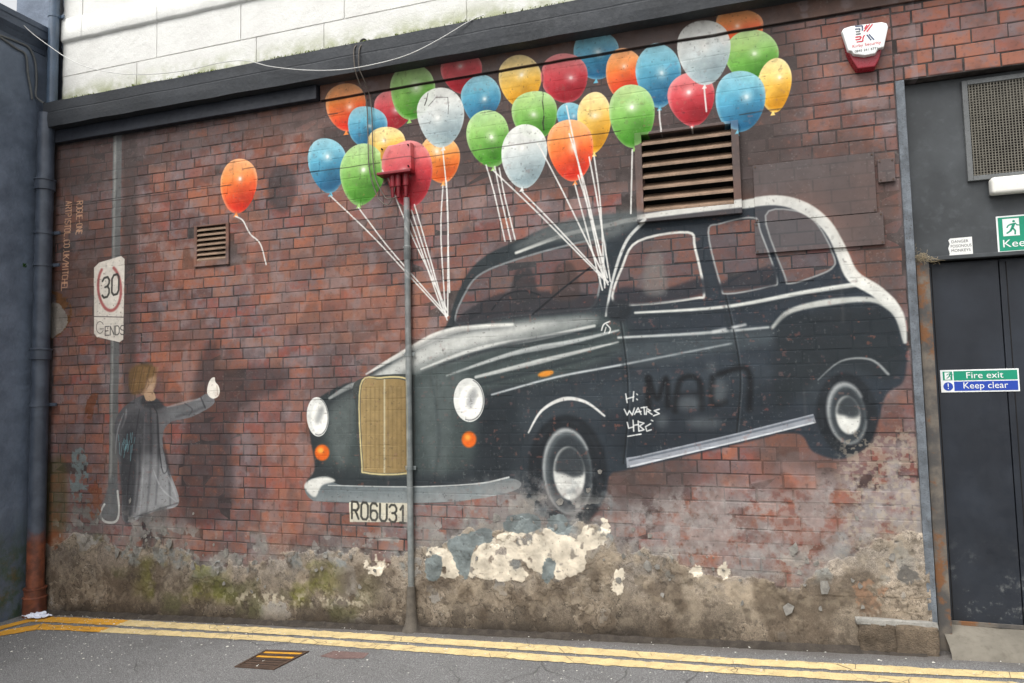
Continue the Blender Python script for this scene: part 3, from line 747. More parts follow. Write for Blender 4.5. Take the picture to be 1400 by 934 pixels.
img = bpy.data.images.new('wall_paint', CW, CH, alpha=True)
buf = np.empty((CH, CW, 4), np.float32)
buf[..., :3] = np.clip(RGB, 0, 1); buf[..., 3] = np.clip(ALP, 0, 1)
img.alpha_mode = 'CHANNEL_PACKED'
img.pixels.foreach_set(buf.ravel())
img.update()
img.pack()

def sample(A, x, z):
    i = np.clip(((np.asarray(z) - CZ0) * S).astype(int), 0, CH - 1); j = np.clip(((np.asarray(x) - CX0) * S).astype(int), 0, CW - 1)
    return A[i, j]

# ------------------------------------------------------------------ materials
class NT:
    def __init__(s, name):
        s.m = bpy.data.materials.new(name); s.m.use_nodes = True
        s.n, s.l = s.m.node_tree.nodes, s.m.node_tree.links
        s.b = s.n['Principled BSDF']
    def node(s, t, **k):
        o = s.n.new(t)
        for a, v in k.items(): setattr(o, a, v)
        return o
    def set(s, sock, v):
        if isinstance(v, bpy.types.NodeSocket): s.l.new(v, sock)
        elif isinstance(v, (tuple, list)) and len(v) == 3 and sock.type == 'RGBA': sock.default_value = (*v, 1)
        else: sock.default_value = v
    def pos(s, scale=(1, 1, 1)):
        g = s.node('ShaderNodeNewGeometry')
        mp = s.node('ShaderNodeMapping'); mp.inputs['Scale'].default_value = scale
        s.l.new(g.outputs['Position'], mp.inputs['Vector'])
        return mp.outputs[0]
    def noise(s, scale, detail=4, rough=.55, vec=None):
        o = s.node('ShaderNodeTexNoise')
        o.inputs['Scale'].default_value = scale; o.inputs['Detail'].default_value = detail; o.inputs['Roughness'].default_value = rough
        s.l.new(vec if vec is not None else s.pos(), o.inputs['Vector'])
        return o.outputs['Fac']
    def ramp(s, f, a, b, c0=0.0, c1=1.0):
        o = s.node('ShaderNodeMapRange', interpolation_type='SMOOTHSTEP')
        s.l.new(f, o.inputs[0]); o.inputs[1].default_value = a; o.inputs[2].default_value = b; o.inputs[3].default_value = c0; o.inputs[4].default_value = c1
        return o.outputs[0]
    def mix(s, f, a, b, blend='MIX'):
        o = s.node('ShaderNodeMix', data_type='RGBA', blend_type=blend)
        s.set(o.inputs[0], f); s.set(o.inputs[6], a); s.set(o.inputs[7], b)
        return o.outputs[2]
    def math(s, op, a, b=0.0):
        o = s.node('ShaderNodeMath', operation=op); s.set(o.inputs[0], a); s.set(o.inputs[1], b)
        return o.outputs[0]
    def bump(s, h, strength=.4, dist=.005, prev=None):
        o = s.node('ShaderNodeBump'); o.inputs['Strength'].default_value = strength; o.inputs['Distance'].default_value = dist
        s.l.new(h, o.inputs['Height'])
        if prev is not None: s.l.new(prev, o.inputs['Normal'])
        return o.outputs[0]
    def paint(s, base, amount=1.0):
        """the mural and the wall's weathering over a base colour"""
        g = s.node('ShaderNodeNewGeometry'); sp = s.node('ShaderNodeSeparateXYZ'); s.l.new(g.outputs['Position'], sp.inputs[0])
        u = s.math('MULTIPLY', s.math('SUBTRACT', sp.outputs[0], CX0), S / CW); v = s.math('MULTIPLY', s.math('SUBTRACT', sp.outputs[2], CZ0), S / CH)
        cb = s.node('ShaderNodeCombineXYZ'); s.l.new(u, cb.inputs[0]); s.l.new(v, cb.inputs[1])
        im = s.node('ShaderNodeTexImage'); im.image = img; im.extension = 'CLIP'; im.interpolation = 'Linear'
        s.l.new(cb.outputs[0], im.inputs[0])
        return s.mix(s.math('MULTIPLY', im.outputs[1], amount), base, im.outputs[0])
    def out(s, colr, rough=.8, normal=None, metal=0.0, spec=.3):
        s.set(s.b.inputs['Base Color'], colr); s.set(s.b.inputs['Roughness'], rough)
        s.b.inputs['Metallic'].default_value = metal; s.b.inputs['Specular IOR Level'].default_value = spec
        if normal is not None: s.l.new(normal, s.b.inputs['Normal'])
        return s.m

def plain(name, c, rough=.6, var=.25, scale=6.0, dirt=(40, 36, 32), dirt_amt=.35, bump=.25, metal=0.0, dist=.002, spec=.35):
    t = NT(name); c = lin(c)
    n1 = t.noise(scale, 6, .6); n2 = t.noise(scale * 9, 4, .6)
    k = t.mix(t.ramp(n1, .3, .75), tuple(v * (1 - var) for v in c), tuple(min(v * (1 + var), .85) for v in c))
    k = t.mix(t.math('MULTIPLY', t.ramp(n2, .5, .8), dirt_amt), k, lin(dirt))
    return t.out(k, t.ramp(n2, .2, .8, rough - .1, min(rough + .12, 1)), t.bump(t.noise(scale * 14, 5), bump, dist), metal, spec)

def brick_mat(name, source):
    t = NT(name)
    if source == 'object':
        base = t.node('ShaderNodeObjectInfo').outputs['Color']
    else:
        base = t.node('ShaderNodeAttribute', attribute_name='tint').outputs['Color']
    n = t.noise(9, 5, .65); n2 = t.noise(38, 4); n3 = t.noise(5.2, 3)
    c = t.mix(t.math('MULTIPLY', t.ramp(n, .44, .64), .72), base, lin((108, 98, 100)))
    c = t.mix(t.math('MULTIPLY', t.ramp(n3, .50, .70), .45), c, lin((78, 60, 57)))
    c = t.mix(t.math('MULTIPLY', t.ramp(t.noise(13.7, 4, .6), .54, .70), .55), c, lin((140, 84, 60)))
    c = t.mix(t.math('MULTIPLY', t.ramp(n2, .52, .75), .45), c, lin((64, 54, 52)))
    c = t.paint(c)
    return t.out(c, .82, t.bump(t.noise(160, 5, .7), .35, .002, t.bump(n2, .3, .003)), spec=.3)
m_brick1, m_brickn = brick_mat('brick_single', 'object'), brick_mat('brick_field', 'attr')
t = NT('mortar')
m_mortar = t.out(t.paint(t.mix(t.ramp(t.noise(14, 5), .35, .7), lin((46, 41, 40)), lin((74, 67, 64)))), .9, t.bump(t.noise(150, 4), .5, .003))
t = NT('cement_coat')
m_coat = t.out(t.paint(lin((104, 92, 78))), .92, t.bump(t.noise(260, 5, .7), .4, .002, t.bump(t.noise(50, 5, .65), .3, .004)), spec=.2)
def painted_metal(name, c, bricks=False):
    t = NT(name)
    base = t.mix(t.ramp(t.noise(10, 4), .35, .7), lin(c), lin(tuple(v * .78 for v in c)))
    if bricks:
        g = t.node('ShaderNodeNewGeometry'); sp = t.node('ShaderNodeSeparateXYZ'); t.l.new(g.outputs['Position'], sp.inputs[0])
        cb = t.node('ShaderNodeCombineXYZ'); t.l.new(sp.outputs[0], cb.inputs[0]); t.l.new(sp.outputs[2], cb.inputs[1])
        bk = t.node('ShaderNodeTexBrick'); t.l.new(cb.outputs[0], bk.inputs['Vector'])
        for k_, v_ in (('Scale', 1.0), ('Mortar Size', .006), ('Mortar Smooth', .3), ('Brick Width', .2), ('Row Height', .08)): bk.inputs[k_].default_value = v_
        bk.inputs['Color1'].default_value = (*lin((104, 82, 78)), 1); bk.inputs['Color2'].default_value = (*lin((84, 76, 76)), 1); bk.inputs['Mortar'].default_value = (*lin((66, 60, 60)), 1)
        base = t.mix(.75, base, bk.outputs['Color'])
    return t.out(t.paint(base, .85), .6, t.bump(t.noise(40, 4), .15, .003), spec=.35)
m_sheet = painted_metal('painted_sheet', (88, 78, 76), True)
m_vent = painted_metal('painted_vent', (112, 82, 70))
m_band = painted_metal('painted_stone_band', (92, 66, 54))
m_slat = plain('slat_paint', (128, 106, 88), .6, .25, 8, (60, 46, 38), .5)
m_dark = plain('dark_inside', (22, 20, 19), .9, .2, 5)
m_fascia = plain('black_painted_stone', (44, 47, 51), .66, .22, 3, (74, 74, 71), .2, .4, dist=.006)
m_step = plain('black_painted_timber', (36, 39, 46), .55, .2, 3, (20, 20, 22), .3, .3)
t = NT('white_painted_stone')
k = t.mix(t.ramp(t.noise(2.2, 6, .65), .3, .75), lin((204, 203, 198)), lin((217, 217, 212)))
k = t.mix(t.math('MULTIPLY', t.ramp(t.noise(30, 5, .7), .58, .8), .3), k, lin((150, 146, 134)))
g = t.node('ShaderNodeNewGeometry'); sp = t.node('ShaderNodeSeparateXYZ'); t.l.new(g.outputs['Position'], sp.inputs[0])
algae = t.math('MULTIPLY', t.ramp(sp.outputs[2], 4.17, 4.40, 1, 0), t.ramp(t.noise(5, 6, .7), .36, .62))
k = t.mix(t.math('MULTIPLY', algae, .75), k, lin((122, 130, 58)))
m_white = t.out(k, .8, t.bump(t.noise(90, 5, .7), .6, .004, t.bump(t.noise(14, 6, .7), .5, .012)), spec=.25)
m_moss = plain('moss', (104, 118, 40), .95, .5, 20, (50, 56, 20), .6, .8, dist=.01)
t = NT('dark_blue_painted_brick')
g = t.node('ShaderNodeNewGeometry'); sp = t.node('ShaderNodeSeparateXYZ'); t.l.new(g.outputs['Position'], sp.inputs[0])
k = t.mix(t.ramp(t.noise(3, 6, .65), .3, .75), lin((86, 96, 110)), lin((116, 127, 143)))
k = t.mix(t.math('MULTIPLY', t.ramp(t.noise(60, 3), .66, .76), .8), k, lin((104, 108, 110)))
mo = t.math('MULTIPLY', t.ramp(sp.outputs[2], .1, .75, 1, 0), t.ramp(t.noise(6, 6, .7), .36, .62))
k = t.mix(t.math('MULTIPLY', mo, .85), k, lin((58, 76, 46)))
k = t.mix(t.math('MULTIPLY', t.math('MULTIPLY', t.ramp(sp.outputs[2], .0, .5, 1, 0), t.ramp(t.noise(9, 5, .7), .52, .7)), .7), k, lin((104, 88, 54)))
m_blue = t.out(k, .6, t.bump(t.noise(45, 5, .7), .6, .006, t.bump(t.noise(8, 3), .4, .02)), spec=.35)
m_cornice = plain('cornice_paint', (72, 81, 95), .55, .2, 5, (30, 32, 36), .4, .3)
t = NT('drainpipe_paint')
g = t.node('ShaderNodeNewGeometry'); sp = t.node('ShaderNodeSeparateXYZ'); t.l.new(g.outputs['Position'], sp.inputs[0])
zz = t.math('ADD', sp.outputs[2], t.math('MULTIPLY', t.noise(14, 4), .16))
k = t.mix(t.ramp(t.noise(7, 5), .35, .7), lin((56, 63, 74)), lin((76, 84, 96)))
k = t.mix(t.ramp(zz, .44, .58, 1, 0), k, t.mix(t.ramp(t.noise(16, 5), .35, .7), lin((88, 52, 40)), lin((128, 74, 52))))
m_pipe = t.out(k, .42, t.bump(t.noise(70, 4), .25, .003), spec=.5)
m_pipe2 = plain('upper_pipe_paint', (70, 86, 104), .35, .2, 8, (40, 44, 50), .4, .2, spec=.6)
t = NT('conduit_metal')
k = t.mix(t.ramp(t.noise(12, 5), .35, .7), lin((104, 110, 110)), lin((134, 138, 136)))
m_conduit = t.out(t.paint(k, .2), .4, t.bump(t.noise(60, 4), .2, .002), spec=.5)
t = NT('red_painted_box')
m_redbox = t.out(t.paint(lin((132, 34, 42)), .85), .45, t.bump(t.noise(60, 4), .2, .002))
m_red = plain('red_painted_metal', (120, 30, 38), .45, .22, 12, (70, 22, 26), .4, .2)
m_cable = plain('dark_cable', (96, 88, 80), .6, .2, 20)
m_cablew = plain('white_cable', (206, 206, 202), .5, .08, 20, dirt_amt=.1)
m_pframe = plain('door_panel_paint', (60, 63, 65), .5, .32, 2.2, (86, 90, 93), .35, .2)
m_door = plain('door_paint', (30, 35, 43), .42, .2, 2.5, (52, 54, 56), .3, .15)
t = NT('door_paint_scuffed')
g = t.node('ShaderNodeNewGeometry'); sp = t.node('ShaderNodeSeparateXYZ'); t.l.new(g.outputs['Position'], sp.inputs[0])
k = t.mix(t.ramp(t.noise(3, 5), .3, .75), lin((26, 30, 37)), lin((38, 43, 51)))
sc = t.math('MULTIPLY', t.ramp(sp.outputs[2], .25, .72, 1, 0), t.ramp(t.noise(11, 7, .72), .54, .68))
k = t.mix(t.math('MULTIPLY', sc, .6), k, lin((122, 124, 122)))
m_door = t.out(k, t.ramp(t.noise(20, 4), .3, .7, .36, .55), t.bump(t.noise(60, 4), .15, .002), spec=.4)
m_post = plain('grey_strip_paint', (98, 104, 110), .6, .4, 12, (58, 50, 44), .8, .6, dist=.006)
t = NT('rusty_jamb')
g = t.node('ShaderNodeNewGeometry'); sp = t.node('ShaderNodeSeparateXYZ'); t.l.new(g.outputs['Position'], sp.inputs[0])
k = t.mix(t.ramp(t.noise(9, 5), .35, .7), lin((74, 72, 70)), lin((112, 104, 94)))
k = t.mix(t.ramp(t.noise(7, 6, .7), .52, .66), k, lin((112, 78, 52)))
m_jamb = t.out(k, .75, t.bump(t.noise(70, 5), .4, .004), spec=.25)
m_step_stone = plain('threshold_stone', (112, 107, 97), .85, .22, 3.5, (84, 78, 70), .5, .5, dist=.006)
m_plinth = plain('plinth_stone', (100, 88, 74), .9, .4, 9, (50, 45, 40), .7, .9, dist=.012)
m_lampw = plain('lamp_housing', (222, 220, 212), .4, .06, 8, (150, 146, 138), .25, .05)
m_frameg = plain('grille_frame', (96, 98, 98), .5, .15, 8)
m_wire = plain('grille_wire', (104, 100, 90), .45, .15, 20)
m_duct = plain('duct_lining', (58, 56, 50), .7, .2, 4)
m_swhite = plain('sign_white', (220, 222, 220), .4, .04, 6, dirt_amt=.08, bump=.03)
m_sgreen = plain('sign_green', (22, 134, 104), .4, .06, 6, dirt_amt=.08, bump=.03)
m_sblue = plain('sign_blue', (36, 66, 158), .4, .06, 6, dirt_amt=.08, bump=.03)
m_sblack = plain('sign_black', (34, 34, 34), .6, .1, 20, dirt_amt=.1, bump=.03)
m_paper = plain('paper', (218, 218, 214), .8, .06, 14, dirt_amt=.2, bump=.1)
m_alred = plain('alarm_red', (140, 20, 38), .3, .12, 8, dirt_amt=.25, bump=.05, spec=.5)
m_sred = plain('sign_red', (196, 36, 56), .5, .05, 8, dirt_amt=.1, bump=.03)
m_snavy = plain('sign_navy', (60, 72, 104), .5, .05, 8, dirt_amt=.1, bump=.03)
m_straw = plain('dry_straw', (150, 136, 110), .9, .3, 30)
m_leaf = plain('weed_leaf', (70, 116, 48), .7, .3, 30)
m_iron = plain('grate_iron', (78, 62, 52), .8, .3, 22, (44, 38, 34), .5, .6)
# asphalt
t = NT('asphalt')
n1 = t.noise(1.1, 6, .6); n2 = t.noise(150, 3, .7); n3 = t.noise(420, 2)
k = t.mix(t.ramp(n1, .3, .7), (.27, .27, .268), (.34, .338, .332))
k = t.mix(t.ramp(n2, .38, .72), tuple(v * .55 for v in (.19, .19, .192)), k)
k = t.mix(t.math('MULTIPLY', t.ramp(n3, .62, .74), .55), k, (.36, .36, .35))
vo = t.node('ShaderNodeTexVoronoi', feature='F1'); vo.inputs['Scale'].default_value = 170; t.l.new(t.pos(), vo.inputs['Vector'])
g = t.node('ShaderNodeNewGeometry'); sp = t.node('ShaderNodeSeparateXYZ'); t.l.new(g.outputs['Position'], sp.inputs[0])
vc = t.node('ShaderNodeTexVoronoi', feature='DISTANCE_TO_EDGE'); vc.inputs['Scale'].default_value = 1.7
wp_ = t.node('ShaderNodeMix', data_type='VECTOR'); wp_.inputs[0].default_value = .12; t.l.new(t.pos(), wp_.inputs[4])
nn_ = t.node('ShaderNodeTexNoise'); nn_.inputs['Scale'].default_value = 5; t.l.new(t.pos(), nn_.inputs['Vector']); t.l.new(nn_.outputs['Color'], wp_.inputs[5]); t.l.new(wp_.outputs[1], vc.inputs['Vector'])
k = t.mix(t.math('MULTIPLY', t.math('MULTIPLY', t.ramp(vc.outputs['Distance'], .0, .012, 1, 0), t.ramp(t.noise(1.3, 3), .5, .6)), .8), k, (.05, .048, .046))
k = t.mix(t.math('MULTIPLY', t.ramp(t.noise(2.6, 6, .7), .54, .66), .45), k, (.10, .098, .096))
k = t.mix(t.math('MULTIPLY', t.ramp(t.noise(60, 3, .8), .52, .62), .4), k, (.09, .09, .09))
k = t.mix(t.math('MULTIPLY', t.ramp(t.noise(75, 3, .8), .56, .64), .5), k, (.33, .33, .32))
edge = t.ramp(t.math('ADD', sp.outputs[1], t.math('MULTIPLY', t.noise(4, 4), .10)), -.16, .0)
k = t.mix(t.math('MULTIPLY', edge, .6), k, lin((84, 76, 68)))
m_road = t.out(k, t.ramp(n1, .3, .7, .5, .7), t.bump(vo.outputs['Distance'], .8, .006, t.bump(t.noise(30, 4), .3, .006)), spec=.4)
def line_mat(name, c):
    t = NT(name)
    k = t.mix(t.ramp(t.noise(12, 5), .3, .75), lin(c), lin(tuple(v * .88 for v in c)))
    wear = t.math('MAXIMUM', t.ramp(t.noise(120, 4, .8), .53, .62), t.ramp(t.noise(9, 7, .8), .55, .66))
    k = t.mix(t.math('MULTIPLY', wear, .62), k, lin((126, 112, 90)))
    vc = t.node('ShaderNodeTexVoronoi', feature='DISTANCE_TO_EDGE'); vc.inputs['Scale'].default_value = 9; t.l.new(t.pos(), vc.inputs['Vector'])
    k = t.mix(t.math('MULTIPLY', t.ramp(vc.outputs['Distance'], .0, .03, 1, 0), t.ramp(t.noise(3, 3), .5, .62)), k, lin((84, 76, 66)))
    return t.out(k, .75, t.bump(t.noise(170, 4), .5, .003), spec=.3)
m_yel = line_mat('faded_yellow_paint', (212, 190, 140)); m_yelf = line_mat('fresh_yellow_paint', (212, 154, 46))
m_patch = plain('red_tar_patch', (112, 92, 88), .85, .25, 40, (70, 62, 60), .5, .6, dist=.004)
m_grit = plain('pale_grit', (202, 200, 192), .9, .15, 30)

# ------------------------------------------------------------------ the lane
def gsheet(name, poly, h, mat, **k):
    me = bpy.data.meshes.new(name)
    me.from_pydata([(x, y, gz(x) + h) for x, y in poly], [], [tuple(range(len(poly)))])
    me.update()
    return link(name, me, mat, **k)
gsheet('road', [(-40, -60), (60, -60), (60, 1.5), (-40, 1.5)], 0, m_road, kind='structure', label='grey asphalt lane surface in front of the painted wall')

def strip(name, left, right, h, mat, jit=.004, **k):
    """a painted line between two edge polylines, with ragged edges"""
    R = random.Random(name + str(left[0]))
    def res(pl):
        out = []
        for a, b in zip(pl, pl[1:]):
            n = max(2, int(math.dist(a, b) / .03))
            out += [(a[0] + (b[0] - a[0]) * i / n, a[1] + (b[1] - a[1]) * i / n) for i in range(n)]
        return out + [pl[-1]]
    A = res(left); n = len(A)
    Bf = res(right); B = [Bf[min(int(i * (len(Bf) - 1) / (n - 1)), len(Bf) - 1)] for i in range(n)]
    vs_, fs = [], []
    for i in range(n):
        for p in (A[i], B[i]):
            x, y = p[0] + R.gauss(0, jit * .5), p[1] + R.gauss(0, jit)
            vs_.append((x, y, gz(x) + h))
    for i in range(n - 1): fs.append((2 * i, 2 * i + 1, 2 * i + 3, 2 * i + 2))
    me = bpy.data.meshes.new(name); me.from_pydata(vs_, [], fs); me.update()
    return link(name, me, mat, **k)
XS = [1.0, 2.5, 3.5, 4.3, 5.5, 6.3, 7.0, 12.0]
def offs(vals): return list(zip(XS, [-v for v in vals]))
i0, i1, o0, o1 = [.10, .125, .155, .18, .232, .235, .23, .23], [.225, .235, .258, .285, .328, .325, .31, .31], [.275, .275, .305, .33, .369, .37, .36, .36], [.375, .364, .40, .432, .455, .455, .45, .45]
strip('yellow_line_inner', offs(i0), offs(i1), .004, m_yel, kind='structure', label='faded yellow no-parking line nearest the wall')
strip('yellow_line_outer', offs(o0), offs(o1), .004, m_yel, kind='structure', label='faded yellow no-parking line nearest the lane')
strip('yellow_line_inner_fresh', [(1.0, -.10), (.22, -.11), (.06, -.16)], [(1.0, -.225), (.32, -.23), (.14, -.24)], .004, m_yelf, kind='structure', label='bright yellow line end of the inner line at the corner')
strip('yellow_line_outer_fresh', [(1.0, -.275), (.45, -.28), (.30, -.27)], [(1.0, -.375), (.62, -.38), (.40, -.40)], .0045, m_yelf, kind='structure', label='bright yellow line end of the outer line at the corner')
strip('yellow_line_side_inner', [(.06, -.16), (-.02, -.35), (-.03, -4)], [(.14, -.24), (.08, -.40), (.07, -4)], .004, m_yelf, kind='structure', label='bright yellow line running beside the dark blue building')
strip('yellow_line_side_outer', [(.30, -.27), (.13, -.44), (.12, -4)], [(.40, -.40), (.24, -.55), (.23, -4)], .004, m_yelf, kind='structure', label='bright yellow outer line turning beside the dark blue building')
gsheet('road_patch', [(3.06, -.46), (3.32, -.462), (3.33, -.55), (3.16, -.585), (3.02, -.56)], .0025, m_patch, kind='structure', label='reddish tar patch in the lane beside the yellow lines')
# dirt fillet where lane meets wall
P = np.zeros((6, 240, 3))
for j, x in enumerate(np.linspace(.0, 6.55, 240)):
    nz = mnoise.noise((x * 5, 3, 0)); n2_ = mnoise.noise((x * 22, 7, 0))
    wd = .045 + .025 * nz + .012 * n2_
    for i in range(6):
        f = i / 5
        P[i, j] = (x, -.03 - wd * f, gz(x) + .002 - .004 * (f > .9) + (.028 + .014 * nz + .01 * n2_) * (1 - f) ** 2)
m_dirt = plain('kerb_dirt', (62, 56, 50), .95, .35, 18, (120, 112, 100), .35, .9, dist=.008)
grid_mesh('dirt_fillet', P, m_dirt, kind='stuff', label='dark grime swept along the foot of the wall', smooth=True)['category'] = 'dirt'

# ------------------------------------------------------------------ the brick building
bld = empty('brick_building', (3.3, .2, 0), label='red brick building with a mural of a dark car and balloons', cat='building')
mb = MB()
for a_, b_, o_ in ((-.6, 1.53, None), (1.53, 1.825, (2.64, 2.925)), (1.825, 5.085, None), (5.085, 5.65, (2.68, 3.20)), (5.65, 6.60, None)):
    if o_ is None: mb.box(a_, b_, .004, .5, -.7, 3.93)
    else: mb.box(a_, b_, .004, .5, -.7, o_[0]).box(a_, b_, .004, .5, o_[1], 3.93).box(a_, b_, .12, .5, o_[0], o_[1])
mb.build('wall_face', m_mortar, bld)
MB().box(6.60, 8.2, .004, .5, 3.335, 3.93).build('wall_face', m_mortar, bld)
MB().box(8.2, 9.6, .004, .5, -.7, 3.93).build('wall_face', m_mortar, bld)

PALB = [(124, 80, 70), (134, 86, 70), (116, 76, 70), (142, 88, 68), (116, 90, 86), (108, 84, 83), (132, 94, 80), (130, 74, 65)]
PALR = [(134, 86, 71), (128, 80, 68), (138, 90, 73), (124, 85, 76), (116, 88, 82)]
PALD = [(98, 64, 58), (104, 65, 58), (92, 65, 61), (108, 71, 62)]
def zone_pal(x, z, R):
    if x > 5.6 and z > 2.9: return PALR
    if x < 1.6 and z > 2.3: return PALD if R.random() < .7 else PALB
    if z > 3.1 and x < 4: return PALR if R.random() < .35 else PALD
    return PALB
R = random.Random(11)
ROW, MJ = .0826, .0088
bricks = []        # (x0, x1, z0, z1, tint)
def lay_bricks(xa, xb, za, zb):
    z = za; row = int(round(za / ROW))
    while z < zb - .01:
        z1 = min(z + ROW, zb)
        x = xa - R.uniform(.0, .2)
        while x < xb:
            L = R.choice([.2, .19, .2, .185, .205, .19, .1, .12, .2]) + R.uniform(-.006, .006)
            a, b = max(x, xa), min(x + L, xb)
            if b - a > .03:
                c = R.choice(zone_pal((a + b) / 2, z, R)); f = R.uniform(.9, 1.1)
                wv = .004 * mnoise.noise((a * 1.3, z * 2, 4)) + R.uniform(-.001, .001); g1, g2 = (R.uniform(.25, .8) * MJ for _ in range(2))
                bricks.append((a + g1, b - g2, z + g1 * .9 + wv, z1 - g2 * .9 + wv, tuple(v * f for v in lin(c))))
            x += L
        z = z1
lay_bricks(.0, 6.575, -.30, 3.79)
lay_bricks(6.575, 8.2, 3.335, 3.79)
lay_bricks(8.2, 9.6, -.1, 3.79)
bricks = [b for b in bricks if b[3] > gz(b[0]) - .05 and sample(COAT, (b[0] + b[1]) / 2, (b[2] + b[3]) / 2) < .97 or b[0] > 6.6]
def inside(b, x0, x1, z0, z1): return b[0] > x0 and b[1] < x1 and b[2] > z0 and b[3] < z1
OPEN = [(5.1, 5.63, 2.69, 3.19), (1.545, 1.81, 2.66, 2.91)]
def clip_open(b):
    for x0, x1, z0, z1 in OPEN:
        if b[1] > x0 and b[0] < x1 and b[3] > z0 and b[2] < z1: return False
    return True
bricks = [b for b in bricks if clip_open(b)]
def brick_geo(x0, x1, z0, z1, rr, lift=.0012):
    bv = .0028; j = lambda: rr.uniform(-.0014, .0014)
    yf = rr.uniform(-.0008, .0006) + lift
    f = [(x0 + bv + j(), yf + j() * .5, z0 + bv + j()), (x1 - bv + j(), yf + j() * .5, z0 + bv + j()), (x1 - bv + j(), yf + j() * .5, z1 - bv + j()), (x0 + bv + j(), yf + j() * .5, z1 - bv + j())]
    yk = max(.003, yf + .0009)
    k = [(x0 + j(), yk, z0 + j()), (x1 + j(), yk, z0 + j()), (x1 + j(), yk, z1 + j()), (x0 + j(), yk, z1 + j())]
    b = [(p[0], .02, p[2]) for p in k]
    return f + k + b, [(0, 1, 2, 3)] + [(i + 4, (i + 1) % 4 + 4, (i + 1) % 4, i) for i in range(4)] + [(i + 8, (i + 1) % 4 + 8, (i + 1) % 4 + 4, i + 4) for i in range(4)]
def seen(b):
    cx, cz = (b[0] + b[1]) / 2, (b[2] + b[3]) / 2
    d = Vector((cx, 0, cz)) - CAM
    zc = d.dot(FW); px = 700 + 933 * d.dot(RT) / zc; py = 467 - 933 * d.dot(UP) / zc
    if not (10 < px < 1390 and 5 < py < 900): return 0
    if b[1] - b[0] < .15: return 0
    if inside(b, 5.70, 6.56, 2.3, 2.95) or inside(b, 5.0, 5.75, 2.55, 3.25): return 0
    if cx < 6.6 and sample(ALP, cx, cz) > .62: return 0
    return 4.43 / zc ** 3
order = sorted(range(len(bricks)), key=lambda i: -seen(bricks[i]))
chosen = set(order[:300])
variants = []
for v in range(10):
    vs_, fs = brick_geo(-.5 * .195, .5 * .195, -.5 * (ROW - MJ), .5 * (ROW - MJ), random.Random(v))
    me = bpy.data.meshes.new('brick'); me.from_pydata(vs_, [], fs); me.update(); me.materials.append(m_brick1)
    variants.append(me)
V, F, Tn = [], [], []
inv = bld.matrix_world.inverted()
for i, b in enumerate(bricks):
    if i in chosen:
        o = bpy.data.objects.new('brick', variants[i % 10])
        o.parent = bld; o.matrix_parent_inverse = inv
        o.location = ((b[0] + b[1]) / 2, 0, (b[2] + b[3]) / 2)
        o.scale = ((b[1] - b[0]) / .195, 1, (b[3] - b[2]) / (ROW - MJ))
        o.color = (*b[4], 1)
        col.objects.link(o)
    else:
        cx_, cz_ = (b[0] + b[1]) / 2, (b[2] + b[3]) / 2
        vs_, fs = brick_geo(*b[:4], R, .0034 if cx_ < 6.6 and sample(ALP, cx_, cz_) > .7 else .0012)
        k = len(V); V += vs_; F += [tuple(q + k for q in f) for f in fs]; Tn += [b[4]] * len(fs)
me = bpy.data.meshes.new('brickwork'); me.from_pydata(V, [], F); me.update()
at = me.attributes.new('tint', 'FLOAT_COLOR', 'FACE')
at.data.foreach_set('color', np.array([(*c, 1) for c in Tn], np.float32).ravel())
link('brickwork', me, m_brickn, bld, kind='stuff')

# cement coat as a relief sheet over the lowest courses
st = .005
xs = np.arange(.0, 6.60, st); zs = np.arange(-.32, 1.15, st)
GX, GZZ = np.meshgrid(xs, zs)
smp = lambda A: sample(A, GX, GZZ)
cs = smp(COAT)
hh = .002 + .006 * smp(vnoise(.3, 81, 4)) + .002 * smp(vnoise(.05, 82, 3)) + .0015 * smp(vnoise(.018, 83, 2))
hg = GZZ - (GA + GB * GX)
hh = hh + .003 * smp(L1) + .003 * smp(L2) + .0025 * smp(L3)
hh += .02 * np.clip(1 - hg / .2, 0, 1) ** 1.5
hh += .006 * smp(vnoise(.028, 87, 2)) * ((GX > 6.0) & (hg > .3))
hh = hh * (1 - .5 * smp(Wmask)) + .006 * smp(Wmask)
hh = hh * np.clip(.2 + smp(cm) / .14, .2, 1)
hh = np.where(cs > .5, hh, -.006)
grid_mesh('cement_coat', np.stack([GX, -hh, GZZ], -1), m_coat, bld, keep=((cs[:-1, :-1] > .5) | (cs[1:, :-1] > .5) | (cs[:-1, 1:] > .5) | (cs[1:, 1:] > .5)) & (hg[:-1, :-1] > -.06))
# curling paint flakes at its upper edge
FV, FF = [], []
for i in range(110):
    x = random.uniform(.2, 6.45); zb = float(np.interp(x, [p.x for p in bp], [p.z for p in bp]))
    z = zb + random.gauss(.02, .13)
    if z < gz(x) + .12: continue
    r_ = random.uniform(.006, .02) * (2.0 if random.random() < .2 else 1); n_ = random.randint(5, 8); a0 = random.uniform(0, 6.28)
    base = -.001 - .014 * float(sample(COAT, x, z)); cur = random.uniform(.05, .3); dr = random.uniform(0, 6.28)
    k = len(FV)
    ring = []
    for j in range(n_):
        a = a0 + 6.283 * j / n_; q = r_ * random.uniform(.5, 1.2)
        dx, dz = q * math.cos(a), q * math.sin(a) * 1.2
        ring.append((x + dx, base - max(0, dx * math.cos(dr) + dz * math.sin(dr)) * cur, z + dz))
    FV += ring + [(p[0], p[1] + .0018, p[2]) for p in ring]
    FF += [tuple(k + j for j in range(n_)), tuple(k + n_ + j for j in reversed(range(n_)))] + [(k + j, k + n_ + j, k + n_ + (j + 1) % n_, k + (j + 1) % n_) for j in range(n_)]
me = bpy.data.meshes.new('paint_flakes'); me.from_pydata(FV, [], FF); me.update()
m_flake = plain('paint_flake', (122, 119, 113), .8, .35, 30, (96, 92, 86), .4, .2)
